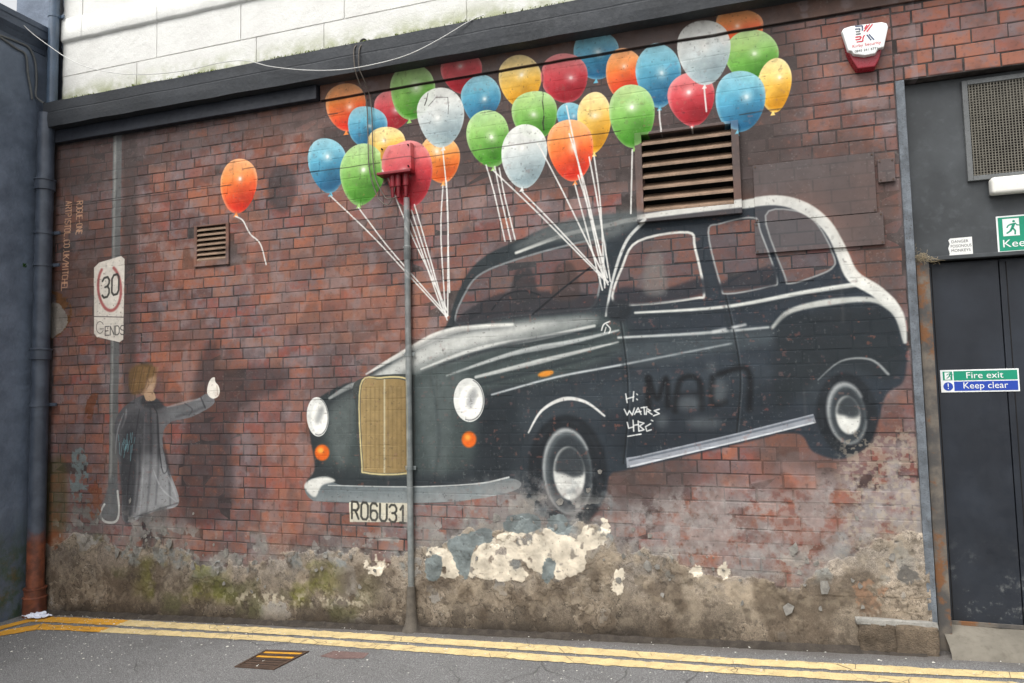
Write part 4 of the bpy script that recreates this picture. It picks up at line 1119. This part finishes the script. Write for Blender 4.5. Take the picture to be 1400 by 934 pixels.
link('paint_flakes', me, m_flake, bld, kind='stuff')

# lintel band, black fascia and the step under it
MB().box(2.68, 9.6, -.012, .3, 3.80, 3.925, .004).build('lintel_band', m_band, bld)
prof = [(.02, 4.175), (-.10, 4.145), (-.12, 4.135), (-.122, 4.05), (-.1205, 4.046), (-.1205, 4.04), (-.122, 4.036), (-.122, 3.985), (-.121, 3.964), (-.118, 3.918), (.02, 3.915)]
xs_ = np.arange(-.02, 9.62, .06)
P = np.array([[(x, p[0] + .004 * mnoise.noise((x * 3, p[1] * 9, 1)), p[1] + .004 * mnoise.noise((x * 4, p[1] * 7, 5))) for p in prof] for x in xs_])
fa = grid_mesh('fascia', P, m_fascia, bld, smooth=False)
MB().box(.0, 2.67, -.05, .02, 3.80, 3.912, .005).build('fascia_step', m_step, bld)
MB().tube([(3.045, .002, 4.20), (3.045, .05, 4.20)], .032, 14).build('weep_hole', m_dark, bld)
# moss on the ledge
mv, mf = [], []
for i in range(6000):
    x = random.uniform(.3, 6.4); cl = mnoise.noise((x * 2.2, 0, 3)) + .35 * mnoise.noise((x * 9, 0, 4))
    if random.random() > .35 + cl * 1.6: continue
    y = random.uniform(-.125, -.02); s_ = random.uniform(.003, .009)
    z = 4.139 + (y + .12) * .26 + random.uniform(-.006, .004)
    k = len(mv)
    mv += [(x + random.uniform(-1, 1) * s_, y + random.uniform(-1, 1) * s_, z + q * s_) for q in (0, 0, 0, 1.6)]
    mf += [(k, k + 1, k + 3), (k + 1, k + 2, k + 3), (k + 2, k, k + 3)]
me = bpy.data.meshes.new('moss'); me.from_pydata(mv, [], mf); me.update()
link('moss', me, m_moss, bld, kind='stuff')

# white painted ashlar of the upper storey
MB().box(.02, 9.6, .02, .5, 4.10, 7.2).build('upper_wall', m_white, bld)
def stone(x0, x1, z0, z1, yf):
    nx, nz = max(4, int((x1 - x0) / .05)), max(4, int((z1 - z0) / .05))
    g_ = .0016; P = np.zeros((nz + 3, nx + 3, 3))
    X = np.concatenate([[x0 + g_], np.linspace(x0 + g_ + .003, x1 - g_ - .003, nx + 1), [x1 - g_]]); Z = np.concatenate([[z0 + g_], np.linspace(z0 + g_ + .003, z1 - g_ - .003, nz + 1), [z1 - g_]])
    for i, z in enumerate(Z):
        for j, x in enumerate(X):
            e = i in (0, len(Z) - 1) or j in (0, len(X) - 1)
            P[i, j] = (x, .03 if e else yf - .002 * mnoise.noise((x * 4, yf * 30, z * 5)) - .0012 * mnoise.noise((x * 19, 3, z * 22)), z)
    return grid_mesh('stone_block', P, m_white, bld, smooth=False)
for z0, z1, js in ((4.15, 4.42, [.03, .87, 2.08, 2.70, 3.88, 4.6, 5.5, 6.4, 7.3, 8.2, 9.1]), (4.42, 4.73, [.03, 1.08, 1.93, 2.88, 3.9, 4.9, 5.8, 6.8, 7.9, 9.1]), (4.94, 5.3, [.03, .25, .95, 1.9, 2.8, 3.9, 5.0, 6.1]), (5.3, 5.7, [.03, .7, 1.5, 2.6, 3.6])):
    for a, b in zip(js, js[1:]): stone(a, b, z0, z1, .012 + random.uniform(-.002, .002))
for a, b in zip([.03, .27, 1.1, 2.0, 3.2, 4.6, 6.0, 7.6], [.27, 1.1, 2.0, 3.2, 4.6, 6.0, 7.6, 9.1]):
    P = np.array([[(x, yy + .005 * mnoise.noise((x * 7, yy * 40, 2)), zz_ + .006 * mnoise.noise((x * 6, zz_ * 20, 8))) for yy, zz_ in ((.02, 4.722), (-.006, 4.734), (-.012, 4.75), (-.010, 4.93), (.02, 4.942))] for x in np.linspace(a + .002, b - .002, 14)])
    grid_mesh('string_course_stone', P, m_white, bld)
MB().box(-.6, .02, .05, .5, 3.9, 7.2).build('corner_pier', m_blue, bld)
# the ragged dirty edge of the white paint at the corner
P = np.array([[(x0_, y_, z) for x0_, y_ in ((-.01, .005), (.03 + .03 * max(0, mnoise.noise((0, 3, z * 9))) + .012 * mnoise.noise((0, 5, z * 40)), .004))] for z in np.arange(4.15, 5.6, .02)])
grid_mesh('dirty_corner_joint', P, m_step, bld)

# ------------------------------------------------------------------ the doorway bay
door_y = .13
MB().box(6.575, 6.622, -.012, .10, .055, 3.332, .004).build('corner_strip', m_post, bld)
MB().box(6.634, 6.70, .03, .16, gz(6.66) - .05, 2.262, .004).build('door_jamb', m_jamb, bld)
MB().box(6.624, 8.2, .07, .14, 2.268, 3.328, .003).build('transom_panel', m_pframe, bld)
MB().box(6.63, 8.19, .045, .0695, 2.262, 2.285, .003).build('transom_rail', m_pframe, bld)
MB().box(8.13, 8.2, .03, .16, .05, 2.262, .004).build('door_jamb', m_jamb, bld)
MB().box(6.70, 8.13, .2, .3, .0, 2.3).build('door_backing', m_dark, bld)
for a, b in ((6.703, 7.075), (7.080, 8.127)):
    d = MB().box(a, b, door_y, door_y + .045, .185, 2.255, .004).build('door', m_door, bld)
    MB().box(a + .03, a + .034, door_y - .0025, door_y, .2, 2.24).build('door_seam', m_dark, d)
MB().box(6.70, 8.13, door_y - .012, door_y - .001, .176, .2, .003).build('door_kick_bar', m_jamb, bld)
P = np.array([[(x, y, z + .006 * mnoise.noise((x * 5, y * 5, 0)) + .003 * mnoise.noise((x * 21, y * 21, 0))) for y, z in ((.2, .182), (.12, .176), (.02, .15), (-.05, .118), (-.085, gz(x) + .03), (-.10, gz(x) - .02))] for x in np.linspace(6.66, 8.3, 40)])
grid_mesh('threshold', P, m_step_stone, bld)
# plinth stones at the corner
def rough_box(name, x0, x1, y0, y1, z0, z1, amp, mat, parent, seed):
    b = bmesh.new(); bmesh.ops.create_cube(b, size=1.0)
    bmesh.ops.subdivide_edges(b, edges=b.edges[:], cuts=7, use_grid_fill=True)
    for v in b.verts:
        c = v.co.copy(); d_ = max(abs(c.x), abs(c.y), abs(c.z)); c = c * (1 - .10 * max(0, c.length - .62))
        v.co = Vector((x0 + (c.x + .5) * (x1 - x0), y0 + (c.y + .5) * (y1 - y0), z0 + (c.z + .5) * (z1 - z0)))
        v.co += Vector([amp * mnoise.noise(v.co * 16 + Vector((seed, k_ * 7, 0))) + amp * .6 * mnoise.noise(v.co * 45 + Vector((seed, k_ * 5, 2))) for k_ in range(3)])
    for f in b.faces: f.smooth = True
    me = bpy.data.meshes.new(name); b.to_mesh(me); b.free()
    return link(name, me, mat, parent)
rough_box('plinth_stone', 6.40, 6.615, -.052, .02, gz(6.5) - .03, .205, .007, m_plinth, bld, 1)
rough_box('plinth_stone', 6.22, 6.405, -.046, .02, gz(6.3) - .03, .20, .016, m_plinth, bld, 5)
rough_box('plinth_cap', 6.20, 6.618, -.044, .01, .192, .226, .006, plain('plinth_cap_paint', (146, 144, 138), .85, .3, 14, (92, 84, 74), .6, .7, dist=.006), bld, 9)

# ------------------------------------------------------------------ dark blue building on the left
lb = empty('blue_building', (-1.5, -3, 0), label='dark blue painted building with a moulded cornice beside the lane', cat='building')
ys = np.linspace(.05, -9, 200); zs = np.linspace(-.8, 4.62, 150)
P = np.array([[(-.135 + .004 * mnoise.noise((y * 4, z * 5, 0)) + .004 * mnoise.noise((y * 17, z * 19, 0)) - (.004 if (z / .085) % 1 < .12 else 0), y, z) for y in ys] for z in zs])
grid_mesh('wall_face', P, m_blue, lb)
MB().box(-4, -.16, -9, .05, -.8, 4.7).build('wall_core', m_blue, lb)
pr = [(-.15, 4.56), (-.10, 4.57), (-.10, 4.615), (-.085, 4.62), (-.085, 4.66), (-.05, 4.70), (-.015, 4.73), (-.015, 4.79), (-.005, 4.80), (-.005, 4.845), (-.06, 4.865), (-4, 4.9)]
P = np.array([[(p[0] - .04, y, p[1] + .005 * mnoise.noise((y * 4, p[1] * 5, 3))) for p in pr] for y in np.linspace(-.03, -9, 80)])
grid_mesh('cornice', P, m_cornice, lb, smooth=False)
MB().box(-4, -.20, -.029, .05, 4.62, 4.86).build('cornice_end', m_cornice, lb)

# ------------------------------------------------------------------ pipes
def pipe_thing(name, label, x, y, z0, z1, r, mat, collars, brackets, boot=None, group=None):
    o = empty(name, (x, y, z0), label=label, cat='drainpipe' if 'drain' in name else 'conduit')
    MB().tube([(x, y, z) for z in np.linspace(z0, z1, 8)], r, 18).build('pipe', mat, o, smooth=True)
    for z in collars:
        MB().tube([(x, y, z - .05), (x, y, z - .046), (x, y, z + .03), (x, y, z + .036), (x, y, z + .046), (x, y, z + .05)], [r * 1.05, r * 1.18, r * 1.18, r * 1.3, r * 1.3, r * 1.04], 18).build('collar', mat, o, smooth=True)
    for z in brackets:
        MB().tube([(x, y, z - .014), (x, y, z + .014)], r * 1.12, 18).box(x - r * 1.9, x + r * 1.9, y + r * .6, y + r * .9, z - .014, z + .014, .002).build('bracket', mat, o, smooth=True)
    return o
px_, py_ = -.02, -.085
dp = pipe_thing('drainpipe', 'fat dark cast iron drainpipe with a rusty foot in the corner', px_, py_, gz(0) + .0, 4.05, .066, m_pipe, [3.42, 1.95, .06 + gz(0) + .12], [1.52, 2.72, 3.0])
MB().tube([(px_, py_, gz(0) - .02), (px_, py_, gz(0) + .14), (px_, py_, gz(0) + .15), (px_, py_, gz(0) + .165)], [.088, .086, .092, .07], 18).build('pipe_foot', m_pipe, dp, smooth=True)
up_ = pipe_thing('upper_drainpipe', 'slim blue grey drainpipe standing on the black fascia', .0, -.055, 4.15, 6.8, .042, m_pipe2, [5.3], [4.95])
cnd = pipe_thing('conduit', 'thin grey steel conduit running down from the red box', 3.407, -.03, gz(3.4) + .02, 2.96, .0215, m_conduit, [2.56], [1.83, 1.03])
MB().tube([(3.407, -.03, gz(3.4) - .02), (3.407, -.03, gz(3.4) + .05), (3.407, -.03, gz(3.4) + .14), (3.407, -.03, gz(3.4) + .30), (3.407, -.03, gz(3.4) + .302)], [.075, .045, .036, .029, .02], 14).build('conduit_foot', plain('cement_foot', (92, 86, 78), .9, .25, 20), cnd, smooth=True)
# red box
q0, q1 = wall(524, 205), wall(568, 236)
rb = empty('junction_box', (3.34, 0, 3.14), label='small red painted metal junction box above the conduit', cat='junction box')
MB().prism([(3.205, 3.36), (3.455, 3.365), (3.46, 3.16), (3.20, 3.15)], -.05, .0, .006, .96).build('box_body', m_redbox, rb)
MB().box(3.195, 3.465, -.085, .0, 3.135, 3.155, .004).build('box_lip', m_red, rb)
for x in (3.30, 3.345, 3.405):
    MB().tube([(x, -.035, 3.136), (x, -.035, 3.05), (x, -.035, 3.045), (x, -.035, 2.97)], [.024, .022, .016, .012], 12).build('cable_gland', m_red, rb, smooth=True)
for x, z in ((3.225, 3.335), (3.435, 3.34), (3.435, 3.185)):
    MB().tube([(x, -.06, z), (x, -.05, z)], .006, 8).build('screw', m_dark, rb)
def cable(name, label, pts, r, mat, n=8, **k):
    P = catmull(pts, n, closed=False)
    return MB().tube([tuple(p) for p in P], r, 8).build(name, mat, smooth=True, label=label, cat='cable', **k)
def W(px, py, y): return tuple(wall(px, py, y))
for i, (lab, dx) in enumerate((('brown cable looping from the weep hole to the red box, outer one', 0), ('brown cable looping from the weep hole to the red box, inner one', 6))):
    cable('cable', lab, [(3.04 + dx * .001, -.004, 4.195), W(490 + dx, 60, -.10), W(484 + dx * 1.2, 68, -.132), W(485 + dx, 92, -.137), W(490 + dx * 1.3, 110, -.10), W(499 + dx, 130, -.03), W(502 + dx, 150, -.016), W(503 + dx, 180, -.014), W(504 + dx, 220, -.014), W(508 + dx, 246, -.018), W(518 + dx, 272 - dx, -.03), W(530, 280 - dx * 1.4, -.04), W(537 + dx, 268, -.04), W(541 + dx, 250, -.035)], .0042, m_cable, group='cables to the red box')
cable('hanging_cable', 'thin pale cable sagging across the white stone and black fascia', [W(-6, 4, -.40), W(12, 14, -.34), W(40, 42, -.26), W(66, 62, -.2), W(100, 84, -.17), W(140, 97, -.16), W(190, 102, -.16), W(250, 97, -.155), W(300, 86, -.15), W(336, 83, -.15), W(370, 91, -.15), W(420, 96, -.15), W(470, 95, -.15), W(520, 86, -.15), W(560, 74, -.15), W(600, 54, -.145), W(640, 30, -.13), W(662, 20, -.10)], .003, m_cablew)
def Lw(px, py, X):
    d = FW + RT * ((px - 700.0) / 933.0) - UP * ((py - 467.0) / 933.0)
    return tuple(CAM + d * ((X - CAM.x) / d.x))
cable('wall_cable', 'grey cable clipped to the blue wall, outer loop', [Lw(-8, 44, -.125), Lw(0, 48, -.122), Lw(26, 58, -.122), Lw(40, 66, -.12), Lw(48, 84, -.118), Lw(50, 110, -.118), Lw(49, 130, -.118), Lw(54, 137, -.10), W(60, 141, -.09)], .009, m_frameg, group='cables on the blue wall')
cable('wall_cable', 'grey cable clipped to the blue wall, inner loop', [Lw(-8, 46, -.124), Lw(2, 52, -.122), Lw(22, 66, -.122), Lw(35, 75, -.12), Lw(38, 100, -.12), Lw(42, 122, -.12), Lw(44, 136, -.12)], .009, m_frameg, group='cables on the blue wall')

# ------------------------------------------------------------------ louvre vents
def vent(name, label, x0, x1, z0, z1, fx, fb, ft, n, proud, depth, slat_m):
    o = empty(name, ((x0 + x1) / 2, 0, z0), label=label, cat='vent')
    MB().box(x0, x0 + fx, -proud, .0, z0, z1, .003).build('frame', m_vent, o)
    MB().box(x1 - fx, x1, -proud, .0, z0, z1, .003).build('frame', m_vent, o)
    MB().box(x0 + fx, x1 - fx, -proud + .001, .0, z0, z0 + fb, .003).build('frame', m_vent, o)
    MB().box(x0 + fx, x1 - fx, -proud + .001, .0, z1 - ft, z1, .003).build('frame', m_vent, o)
    MB().box(x0 + fx, x1 - fx, .085, .09, z0 + fb, z1 - ft).build('back_plate', m_dark, o)
    H = (z1 - ft) - (z0 + fb); p = H / n
    for i in range(n):
        zc = z0 + fb + p * i
        b = bmesh.new()
        th = .004
        pr_ = [(-depth, zc + .001), (depth * 1.2, zc + p * .80), (depth * 1.2, zc + p * .80 + th), (-depth, zc + .001 + th + p * .12), ]
        f = [[b.verts.new((x, y, z)) for y, z in pr_] for x in (x0 + fx + .001, x1 - fx - .001)]
        for j in range(4): b.faces.new((f[0][j], f[0][(j + 1) % 4], f[1][(j + 1) % 4], f[1][j]))
        b.faces.new(f[0][::-1]); b.faces.new(f[1])
        mb = MB(); mb._merge(b); mb.build('slat', slat_m, o)
    return o
vent('louvre_vent', 'wide louvred metal vent above the car roof', 5.045, 5.69, 2.625, 3.215, .045, .062, .018, 7, .035, .033, m_slat)
vent('louvre_vent', 'small square louvred vent under the lone orange balloon', 1.508, 1.845, 2.60, 2.935, .028, .045, .012, 7, .014, .013, m_slat)

# ------------------------------------------------------------------ painted-over metal covers
def cover(label, x0, x1, z0, z1, y, corners=True):
    o = empty('cover_plate', ((x0 + x1) / 2, 0, z0), label=label, cat='cover plate')
    MB().box(x0, x1, -y, .0, z0, z1, .0015, 1).build('plate', m_sheet, o)
    e = .012
    for x, z in ((x0 + e, z0 + e), (x1 - e, z0 + e), (x0 + e, z1 - e), (x1 - e, z1 - e)):
        MB().tube([(x, -y - .003, z), (x, -y + .001, z)], .0055, 8).build('screw', m_iron, o)
cover('large rectangular metal cover painted over with bricks', 5.765, 6.44, 2.562, 2.92, .012)
cover('long low metal cover painted over below the large one', 5.758, 6.47, 2.368, 2.558, .014)
cover('small square metal cover painted over next to the door strip', 6.455, 6.545, 2.735, 2.872, .016)

# ------------------------------------------------------------------ alarm box
ab = empty('alarm_box', (6.42, 0, 3.4), label='white and dark red burglar alarm box high on the bricks', cat='alarm box')
def pts(pp, y): return [(wall(a, b, y).x, wall(a, b, y).z) for a, b in pp]
MB().prism(pts([(1152, 44), (1212, 36), (1207, 68), (1203, 82), (1197, 93), (1172, 96), (1164, 84), (1158, 72)], -.05), -.055, .0, .006, .93).build('siren_housing', m_alred, ab)
MB().prism(pts([(1150, 43), (1153, 39), (1162, 36), (1206, 30), (1213, 32), (1215, 37), (1209, 65), (1201, 67), (1197, 74), (1182, 77), (1167, 75), (1164, 71), (1159, 70)], -.075), -.082, -.05, .006, .97).build('cover', m_swhite, ab)
def prn(name, a, b, w, mat):     # printed bar on the cover
    A, B_ = wall(*a, -.083), wall(*b, -.083)
    d = Vector((B_.x - A.x, 0, B_.z - A.z)); n_ = Vector((-d.z, 0, d.x)).normalized() * w / 2
    me = bpy.data.meshes.new(name); me.from_pydata([(p.x, -.0835, p.z) for p in (A + n_, A - n_, B_ - n_, B_ + n_)], [], [(0, 1, 2, 3)]); me.update()
    link(name, me, mat, ab)
for a, b, mt in [((1169, 36.2), (1179, 35.2), m_snavy), ((1169, 40), (1175.5, 39.4), m_snavy), ((1179, 35), (1179, 42), m_snavy), ((1175.5, 39), (1175.5, 41.5), m_snavy), ((1170, 43.5), (1176, 43), m_frameg), ((1170, 47), (1177, 46), m_frameg),
                 ((1181, 43), (1189, 33.2), m_sred), ((1185, 43.5), (1193, 33), m_sred), ((1182, 39), (1185.5, 34), m_sred), ((1185, 47.5), (1191, 55), m_snavy), ((1188, 47), (1195, 54.5), m_snavy),
                 ((1169.5, 51), (1177, 49.8), m_sred), ((1169.5, 54.5), (1176, 53.5), m_sred), ((1171, 57.5), (1179.5, 56.5), m_sred), ((1176, 53.5), (1177.5, 50), m_sred), ((1179.5, 56.5), (1180, 51), m_sred), ((1180, 51), (1182, 48), m_sred)]:
    prn('emblem', a, b, .0068, mt)
q = wall(1165.5, 65.5, -.083); put_text('lettering', 'Kirby Security', q.x, q.z, -.0838, .026, m_sred, ab, width=.152)
q = wall(1168.5, 72, -.083); put_text('lettering', '0845 241 6771', q.x, q.z, -.0838, .021, m_sblack, ab, width=.122)

# ------------------------------------------------------------------ grille, lamp and signs in the doorway bay
gy = .07
gr = empty('mesh_grille', (7.3, gy, 2.7), label='square wire mesh grille in a grey frame over the door', cat='grille')
x0, x1, z0, z1 = 6.93, 7.62, 2.708, 3.302
for b_ in ((x0, x0 + .028, z0, z1), (x1 - .028, x1, z0, z1), (x0 + .028, x1 - .028, z0, z0 + .028), (x0 + .028, x1 - .028, z1 - .028, z1)):
    MB().box(b_[0], b_[1], gy - .022, gy - .001, b_[2], b_[3], .003).build('frame', m_frameg, gr)
MB().box(x0 + .028, x1 - .028, gy - .003, gy - .001, z0 + .028, z1 - .028).build('backing', m_duct, gr)
MB().box(x0 + .10, x1 - .05, gy - .0042, gy - .0032, z0 + .03, z1 - .22).build('duct_mouth', m_dark, gr)
mb = MB()
for x in np.arange(x0 + .034, x1 - .03, .0155): mb.box(x, x + .0046, gy - .016, gy - .012, z0 + .028, z1 - .028)
for z in np.arange(z0 + .034, z1 - .03, .0155): mb.box(x0 + .028, x1 - .028, gy - .0118, gy - .008, z, z + .0046)
mb.build('wire_mesh', m_wire, gr, kind='stuff')
lp = empty('bulkhead_lamp', (7.25, gy, 2.6), label='long white bulkhead lamp fixed below the mesh grille', cat='lamp')
MB().box(7.03, 7.45, gy - .02, gy - .0005, 2.61, 2.70, .008).build('back_box', m_frameg, lp)
MB().box(7.025, 7.455, gy - .085, gy - .021, 2.607, 2.703, .018, 3).build('diffuser', m_lampw, lp, smooth=True)

def plate_q(name, x0, x1, z0, z1, y, th, mat, parent): return MB().box(x0, x1, y - th, y, z0, z1, .0006, 1).build(name, mat, parent)
def run_man(x, z, h, y, mat, parent):
    """running figure seen in the pictogram, height h"""
    def p(name, poly):
        me = bpy.data.meshes.new(name); me.from_pydata([(x + a * h, y, z + b * h) for a, b in poly], [], [tuple(range(len(poly)))]); me.update(); link(name, me, mat, parent)
    p('pictogram', [(.58 + .075 * math.cos(q), .88 + .075 * math.sin(q)) for q in np.linspace(0, 6.2, 14)])
    p('pictogram', [(.40, .74), (.62, .78), (.66, .70), (.54, .42), (.40, .44), (.46, .64)])
    p('pictogram', [(.40, .74), (.24, .66), (.16, .50), (.22, .47), (.30, .60), (.46, .66)])
    p('pictogram', [(.62, .76), (.72, .60), (.88, .58), (.88, .64), (.76, .67), (.66, .80)])
    p('pictogram', [(.40, .46), (.52, .42), (.44, .26), (.20, .10), (.12, .16), (.32, .30)])
    p('pictogram', [(.46, .44), (.56, .46), (.68, .30), (.66, .04), (.57, .04), (.58, .27)])
sg = empty('fire_exit_sign', (7.25, gy, 2.28), label='green fire exit sign on the panel over the door', cat='sign')
plate_q('sign_plate', 7.058, 7.52, 2.283, 2.492, gy - .0005, .004, m_swhite, sg)
plate_q('sign_field', 7.066, 7.512, 2.291, 2.484, gy - .0046, .0008, m_sgreen, sg)
plate_q('pictogram_field', 7.088, 7.168, 2.375, 2.474, gy - .0055, .0006, m_swhite, sg)
run_man(7.09, 2.378, .09, gy - .0064, m_sgreen, sg)
put_text('lettering', 'Fire', 7.205, 2.428, gy - .0064, .062, m_swhite, sg)
put_text('lettering', 'exit', 7.205, 2.374, gy - .0064, .062, m_swhite, sg)
put_text('lettering', 'Keep clear', 7.084, 2.312, gy - .0064, .062, m_swhite, sg, width=.30)
st_ = empty('paper_sticker', (6.87, gy, 2.28), label='white paper sticker with black lettering above the door', cat='sticker')
MB().prism([(6.815, 2.282), (6.935, 2.287), (6.935, 2.388), (6.825, 2.386), (6.816, 2.376), (6.822, 2.355), (6.813, 2.33), (6.819, 2.30)], gy - .0015, gy - .0005).build('paper', m_paper, st_)
for i, wd in enumerate(('DANGER', 'POISONOUS', 'MONKEYS')):
    put_text('lettering', wd, (6.831, 6.826, 6.828)[i], 2.358 - i * .026, gy - .0022, .0235, m_sblack, st_, width=(.085, .104, .096)[i])
ds = empty('door_sign', (6.93, door_y, 1.49), label='white edged fire exit keep clear sign on the dark door', cat='sign')
K = (door_y - .08)
dx0, dx1, dz0, dz1 = 6.724, 7.066 + .075, 1.488, 1.632
fy = door_y - .001
q0, q1 = wall(1285, 507, fy), wall(1394.5, 535, fy)
dx0, dx1 = q0.x, q1.x; dz0, dz1 = q1.z + .0, q0.z + .003
plate_q('sign_plate', dx0, dx1, dz0, dz1, fy, .003, m_swhite, ds)
w_, h_ = dx1 - dx0, dz1 - dz0
plate_q('sign_field', dx0 + w_ * .172, dx1 - w_ * .02, dz0 + h_ * .525, dz1 - h_ * .06, fy - .0032, .0006, m_sgreen, ds)
plate_q('sign_field', dx0 + w_ * .172, dx1 - w_ * .02, dz0 + h_ * .06, dz0 + h_ * .475, fy - .0032, .0006, m_sblue, ds)
plate_q('sign_field', dx0 + w_ * .03, dx0 + w_ * .155, dz0 + h_ * .54, dz1 - h_ * .07, fy - .0032, .0006, m_sgreen, ds)
plate_q('pictogram_field', dx0 + w_ * .055, dx0 + w_ * .135, dz0 + h_ * .57, dz1 - h_ * .11, fy - .004, .0005, m_swhite, ds)
run_man(dx0 + w_ * .058, dz0 + h_ * .575, .047, fy - .0052, m_sgreen, ds)
MB().tube([(dx0 + w_ * .093, fy - .0042, dz0 + h_ * .265), (dx0 + w_ * .093, fy - .0032, dz0 + h_ * .265)], h_ * .19, 24).build('pictogram', m_sblue, ds)
put_text('pictogram', '!', dx0 + w_ * .093, dz0 + h_ * .15, fy - .0052, .048, m_swhite, ds, align='CENTER')
put_text('lettering', 'Fire exit', dx0 + w_ * .335, dz0 + h_ * .61, fy - .0052, .052, m_swhite, ds, width=w_ * .47)
put_text('lettering', 'Keep clear', dx0 + w_ * .29, dz0 + h_ * .16, fy - .0052, .052, m_swhite, ds, width=w_ * .565)

# ------------------------------------------------------------------ small things
# drain grate
gt = empty('drain_grate', (2.74, -.64, gz(2.74)), label='iron gully grate crossed by old yellow paint in the lane', cat='drain')
C4 = [(2.585, -.52), (2.905, -.50), (2.86, -.80), (2.57, -.80)]
def gq(u, v):
    a = Vector(C4[0]).lerp(Vector(C4[1]), u); b = Vector(C4[3]).lerp(Vector(C4[2]), u)
    return a.lerp(b, v)
def gbox(name, u0, u1, v0, v1, h0, h1, mat, parent):
    q = [gq(u0, v0), gq(u1, v0), gq(u1, v1), gq(u0, v1)]
    vs_ = [(p.x, p.y, gz(p.x) + h) for h in (h0, h1) for p in q]
    me = bpy.data.meshes.new(name); me.from_pydata(vs_, [], [(3, 2, 1, 0), (4, 5, 6, 7), (0, 1, 5, 4), (1, 2, 6, 5), (2, 3, 7, 6), (3, 0, 4, 7)]); me.update()
    return link(name, me, mat, parent)
gbox('pit', .04, .96, .04, .96, .001, .0025, m_dark, gt)
for a in ((0, 1, 0, .07), (0, 1, .93, 1), (0, .06, .07, .93), (.94, 1, .07, .93)): gbox('rim', *a, -.01, .008, m_iron, gt)
for i in range(7):
    v = .10 + i * .12
    gbox('bar', .07, .93, v, v + .07, .0, .006, m_yelf if i in (0, 2) else m_iron, gt)
# crumpled paper at the corner
def crumple(name, label, cx, cy, wx, wy, h, mat, seed):
    nx = 26; P = np.zeros((nx, nx, 3))
    for i in range(nx):
        for j in range(nx):
            u, v = i / (nx - 1) * 2 - 1, j / (nx - 1) * 2 - 1
            e = max(0, 1 - (abs(u) ** 2.5 + abs(v) ** 2.5) * .5)
            x = cx + u * wx + .02 * mnoise.noise((u * 4, v * 4, seed)); y = cy + v * wy + .02 * mnoise.noise((u * 4, v * 4, seed + 5))
            P[i, j] = (x, y, gz(x) + .006 + h * e * (.35 + abs(mnoise.noise((u * 2.4, v * 2.4, seed + 9))) * 1.4 + .3 * abs(mnoise.noise((u * 7, v * 7, seed)))))
    kp = np.array([[((i / nx * 2 - 1) ** 2 + (j / nx * 2 - 1) ** 2) + .5 * mnoise.noise((i * .3, j * .3, seed)) < 1.0 for j in range(nx - 1)] for i in range(nx - 1)])
    return grid_mesh(name, P, mat, keep=kp, smooth=False, label=label, cat='litter')
t = NT('printed_paper')
k = t.mix(t.ramp(t.noise(10, 2), .62, .66), lin((216, 220, 232)), lin((150, 60, 90)))
m_print = t.out(k, .7, t.bump(t.noise(40, 3), .3, .003))
crumple('crumpled_paper', 'crumpled white printed paper lying on the yellow lines by the drainpipe', .08, -.15, .13, .06, .035, m_print, 2)
# grit and paint chips on the lane
gv, gf = [], []
for i in range(900):
    x = random.uniform(.1, 7.4); y = -abs(random.gauss(0, .55)) - .04
    if random.random() < .35: x = abs(random.gauss(0, .9)) + .15
    if y < -1.6: continue
    s_ = random.uniform(.0015, .006) * (1.6 if random.random() < .08 else 1); k = len(gv); a = random.uniform(0, 6.28); n_ = 5
    ring = [(x + s_ * random.uniform(.6, 1.4) * math.cos(a + 1.257 * j), y + s_ * random.uniform(.6, 1.4) * math.sin(a + 1.257 * j)) for j in range(n_)]
    gv += [(p, q, gz(p) + .0045) for p, q in ring] + [(x, y, gz(x) + .005 + s_ * .5)]
    gf += [(k + j, k + (j + 1) % n_, k + n_) for j in range(n_)]
me = bpy.data.meshes.new('grit'); me.from_pydata(gv, [], gf); me.update()
link('grit', me, m_grit, kind='stuff', label='scattered pale grit and paint chips on the lane', cat='grit')
# a weed behind the drainpipe bracket and a straw tuft at the door head
wd = empty('weed', (-.1, -.1, 2.70), label='tiny green weed growing behind the drainpipe bracket', cat='weed')
for i in range(16):
    a = random.uniform(0, 6.28); L = random.uniform(.02, .05); b = Vector((-.115, -.17, 2.70))
    tp = b + Vector((abs(math.cos(a)) * L * .8, -abs(math.sin(a)) * L, random.uniform(-.03, .03))); sd_ = Vector((0, .006, .008))
    me = bpy.data.meshes.new('leaf'); me.from_pydata([tuple(b), tuple((b + tp) / 2 + sd_), tuple(tp), tuple((b + tp) / 2 - sd_)], [], [(0, 1, 2, 3)]); me.update()
    link('leaf', me, m_leaf, wd)
mb = MB(); c0 = Vector((6.66, .02, 2.285))
for i in range(60):
    p = [c0 + Vector((random.gauss(0, .022), random.gauss(-.005, .012), random.gauss(0, .014)))]
    for j in range(4): p.append(p[-1] + Vector((random.gauss(.003, .014), random.gauss(0, .006), random.gauss(-.005, .012))))
    mb.tube([tuple(v) for v in p], .0008, 4, cap=False)
mb.build('straw_tuft', m_straw, label='tangle of dry straw caught at the top of the door jamb', cat='straw', kind='stuff')
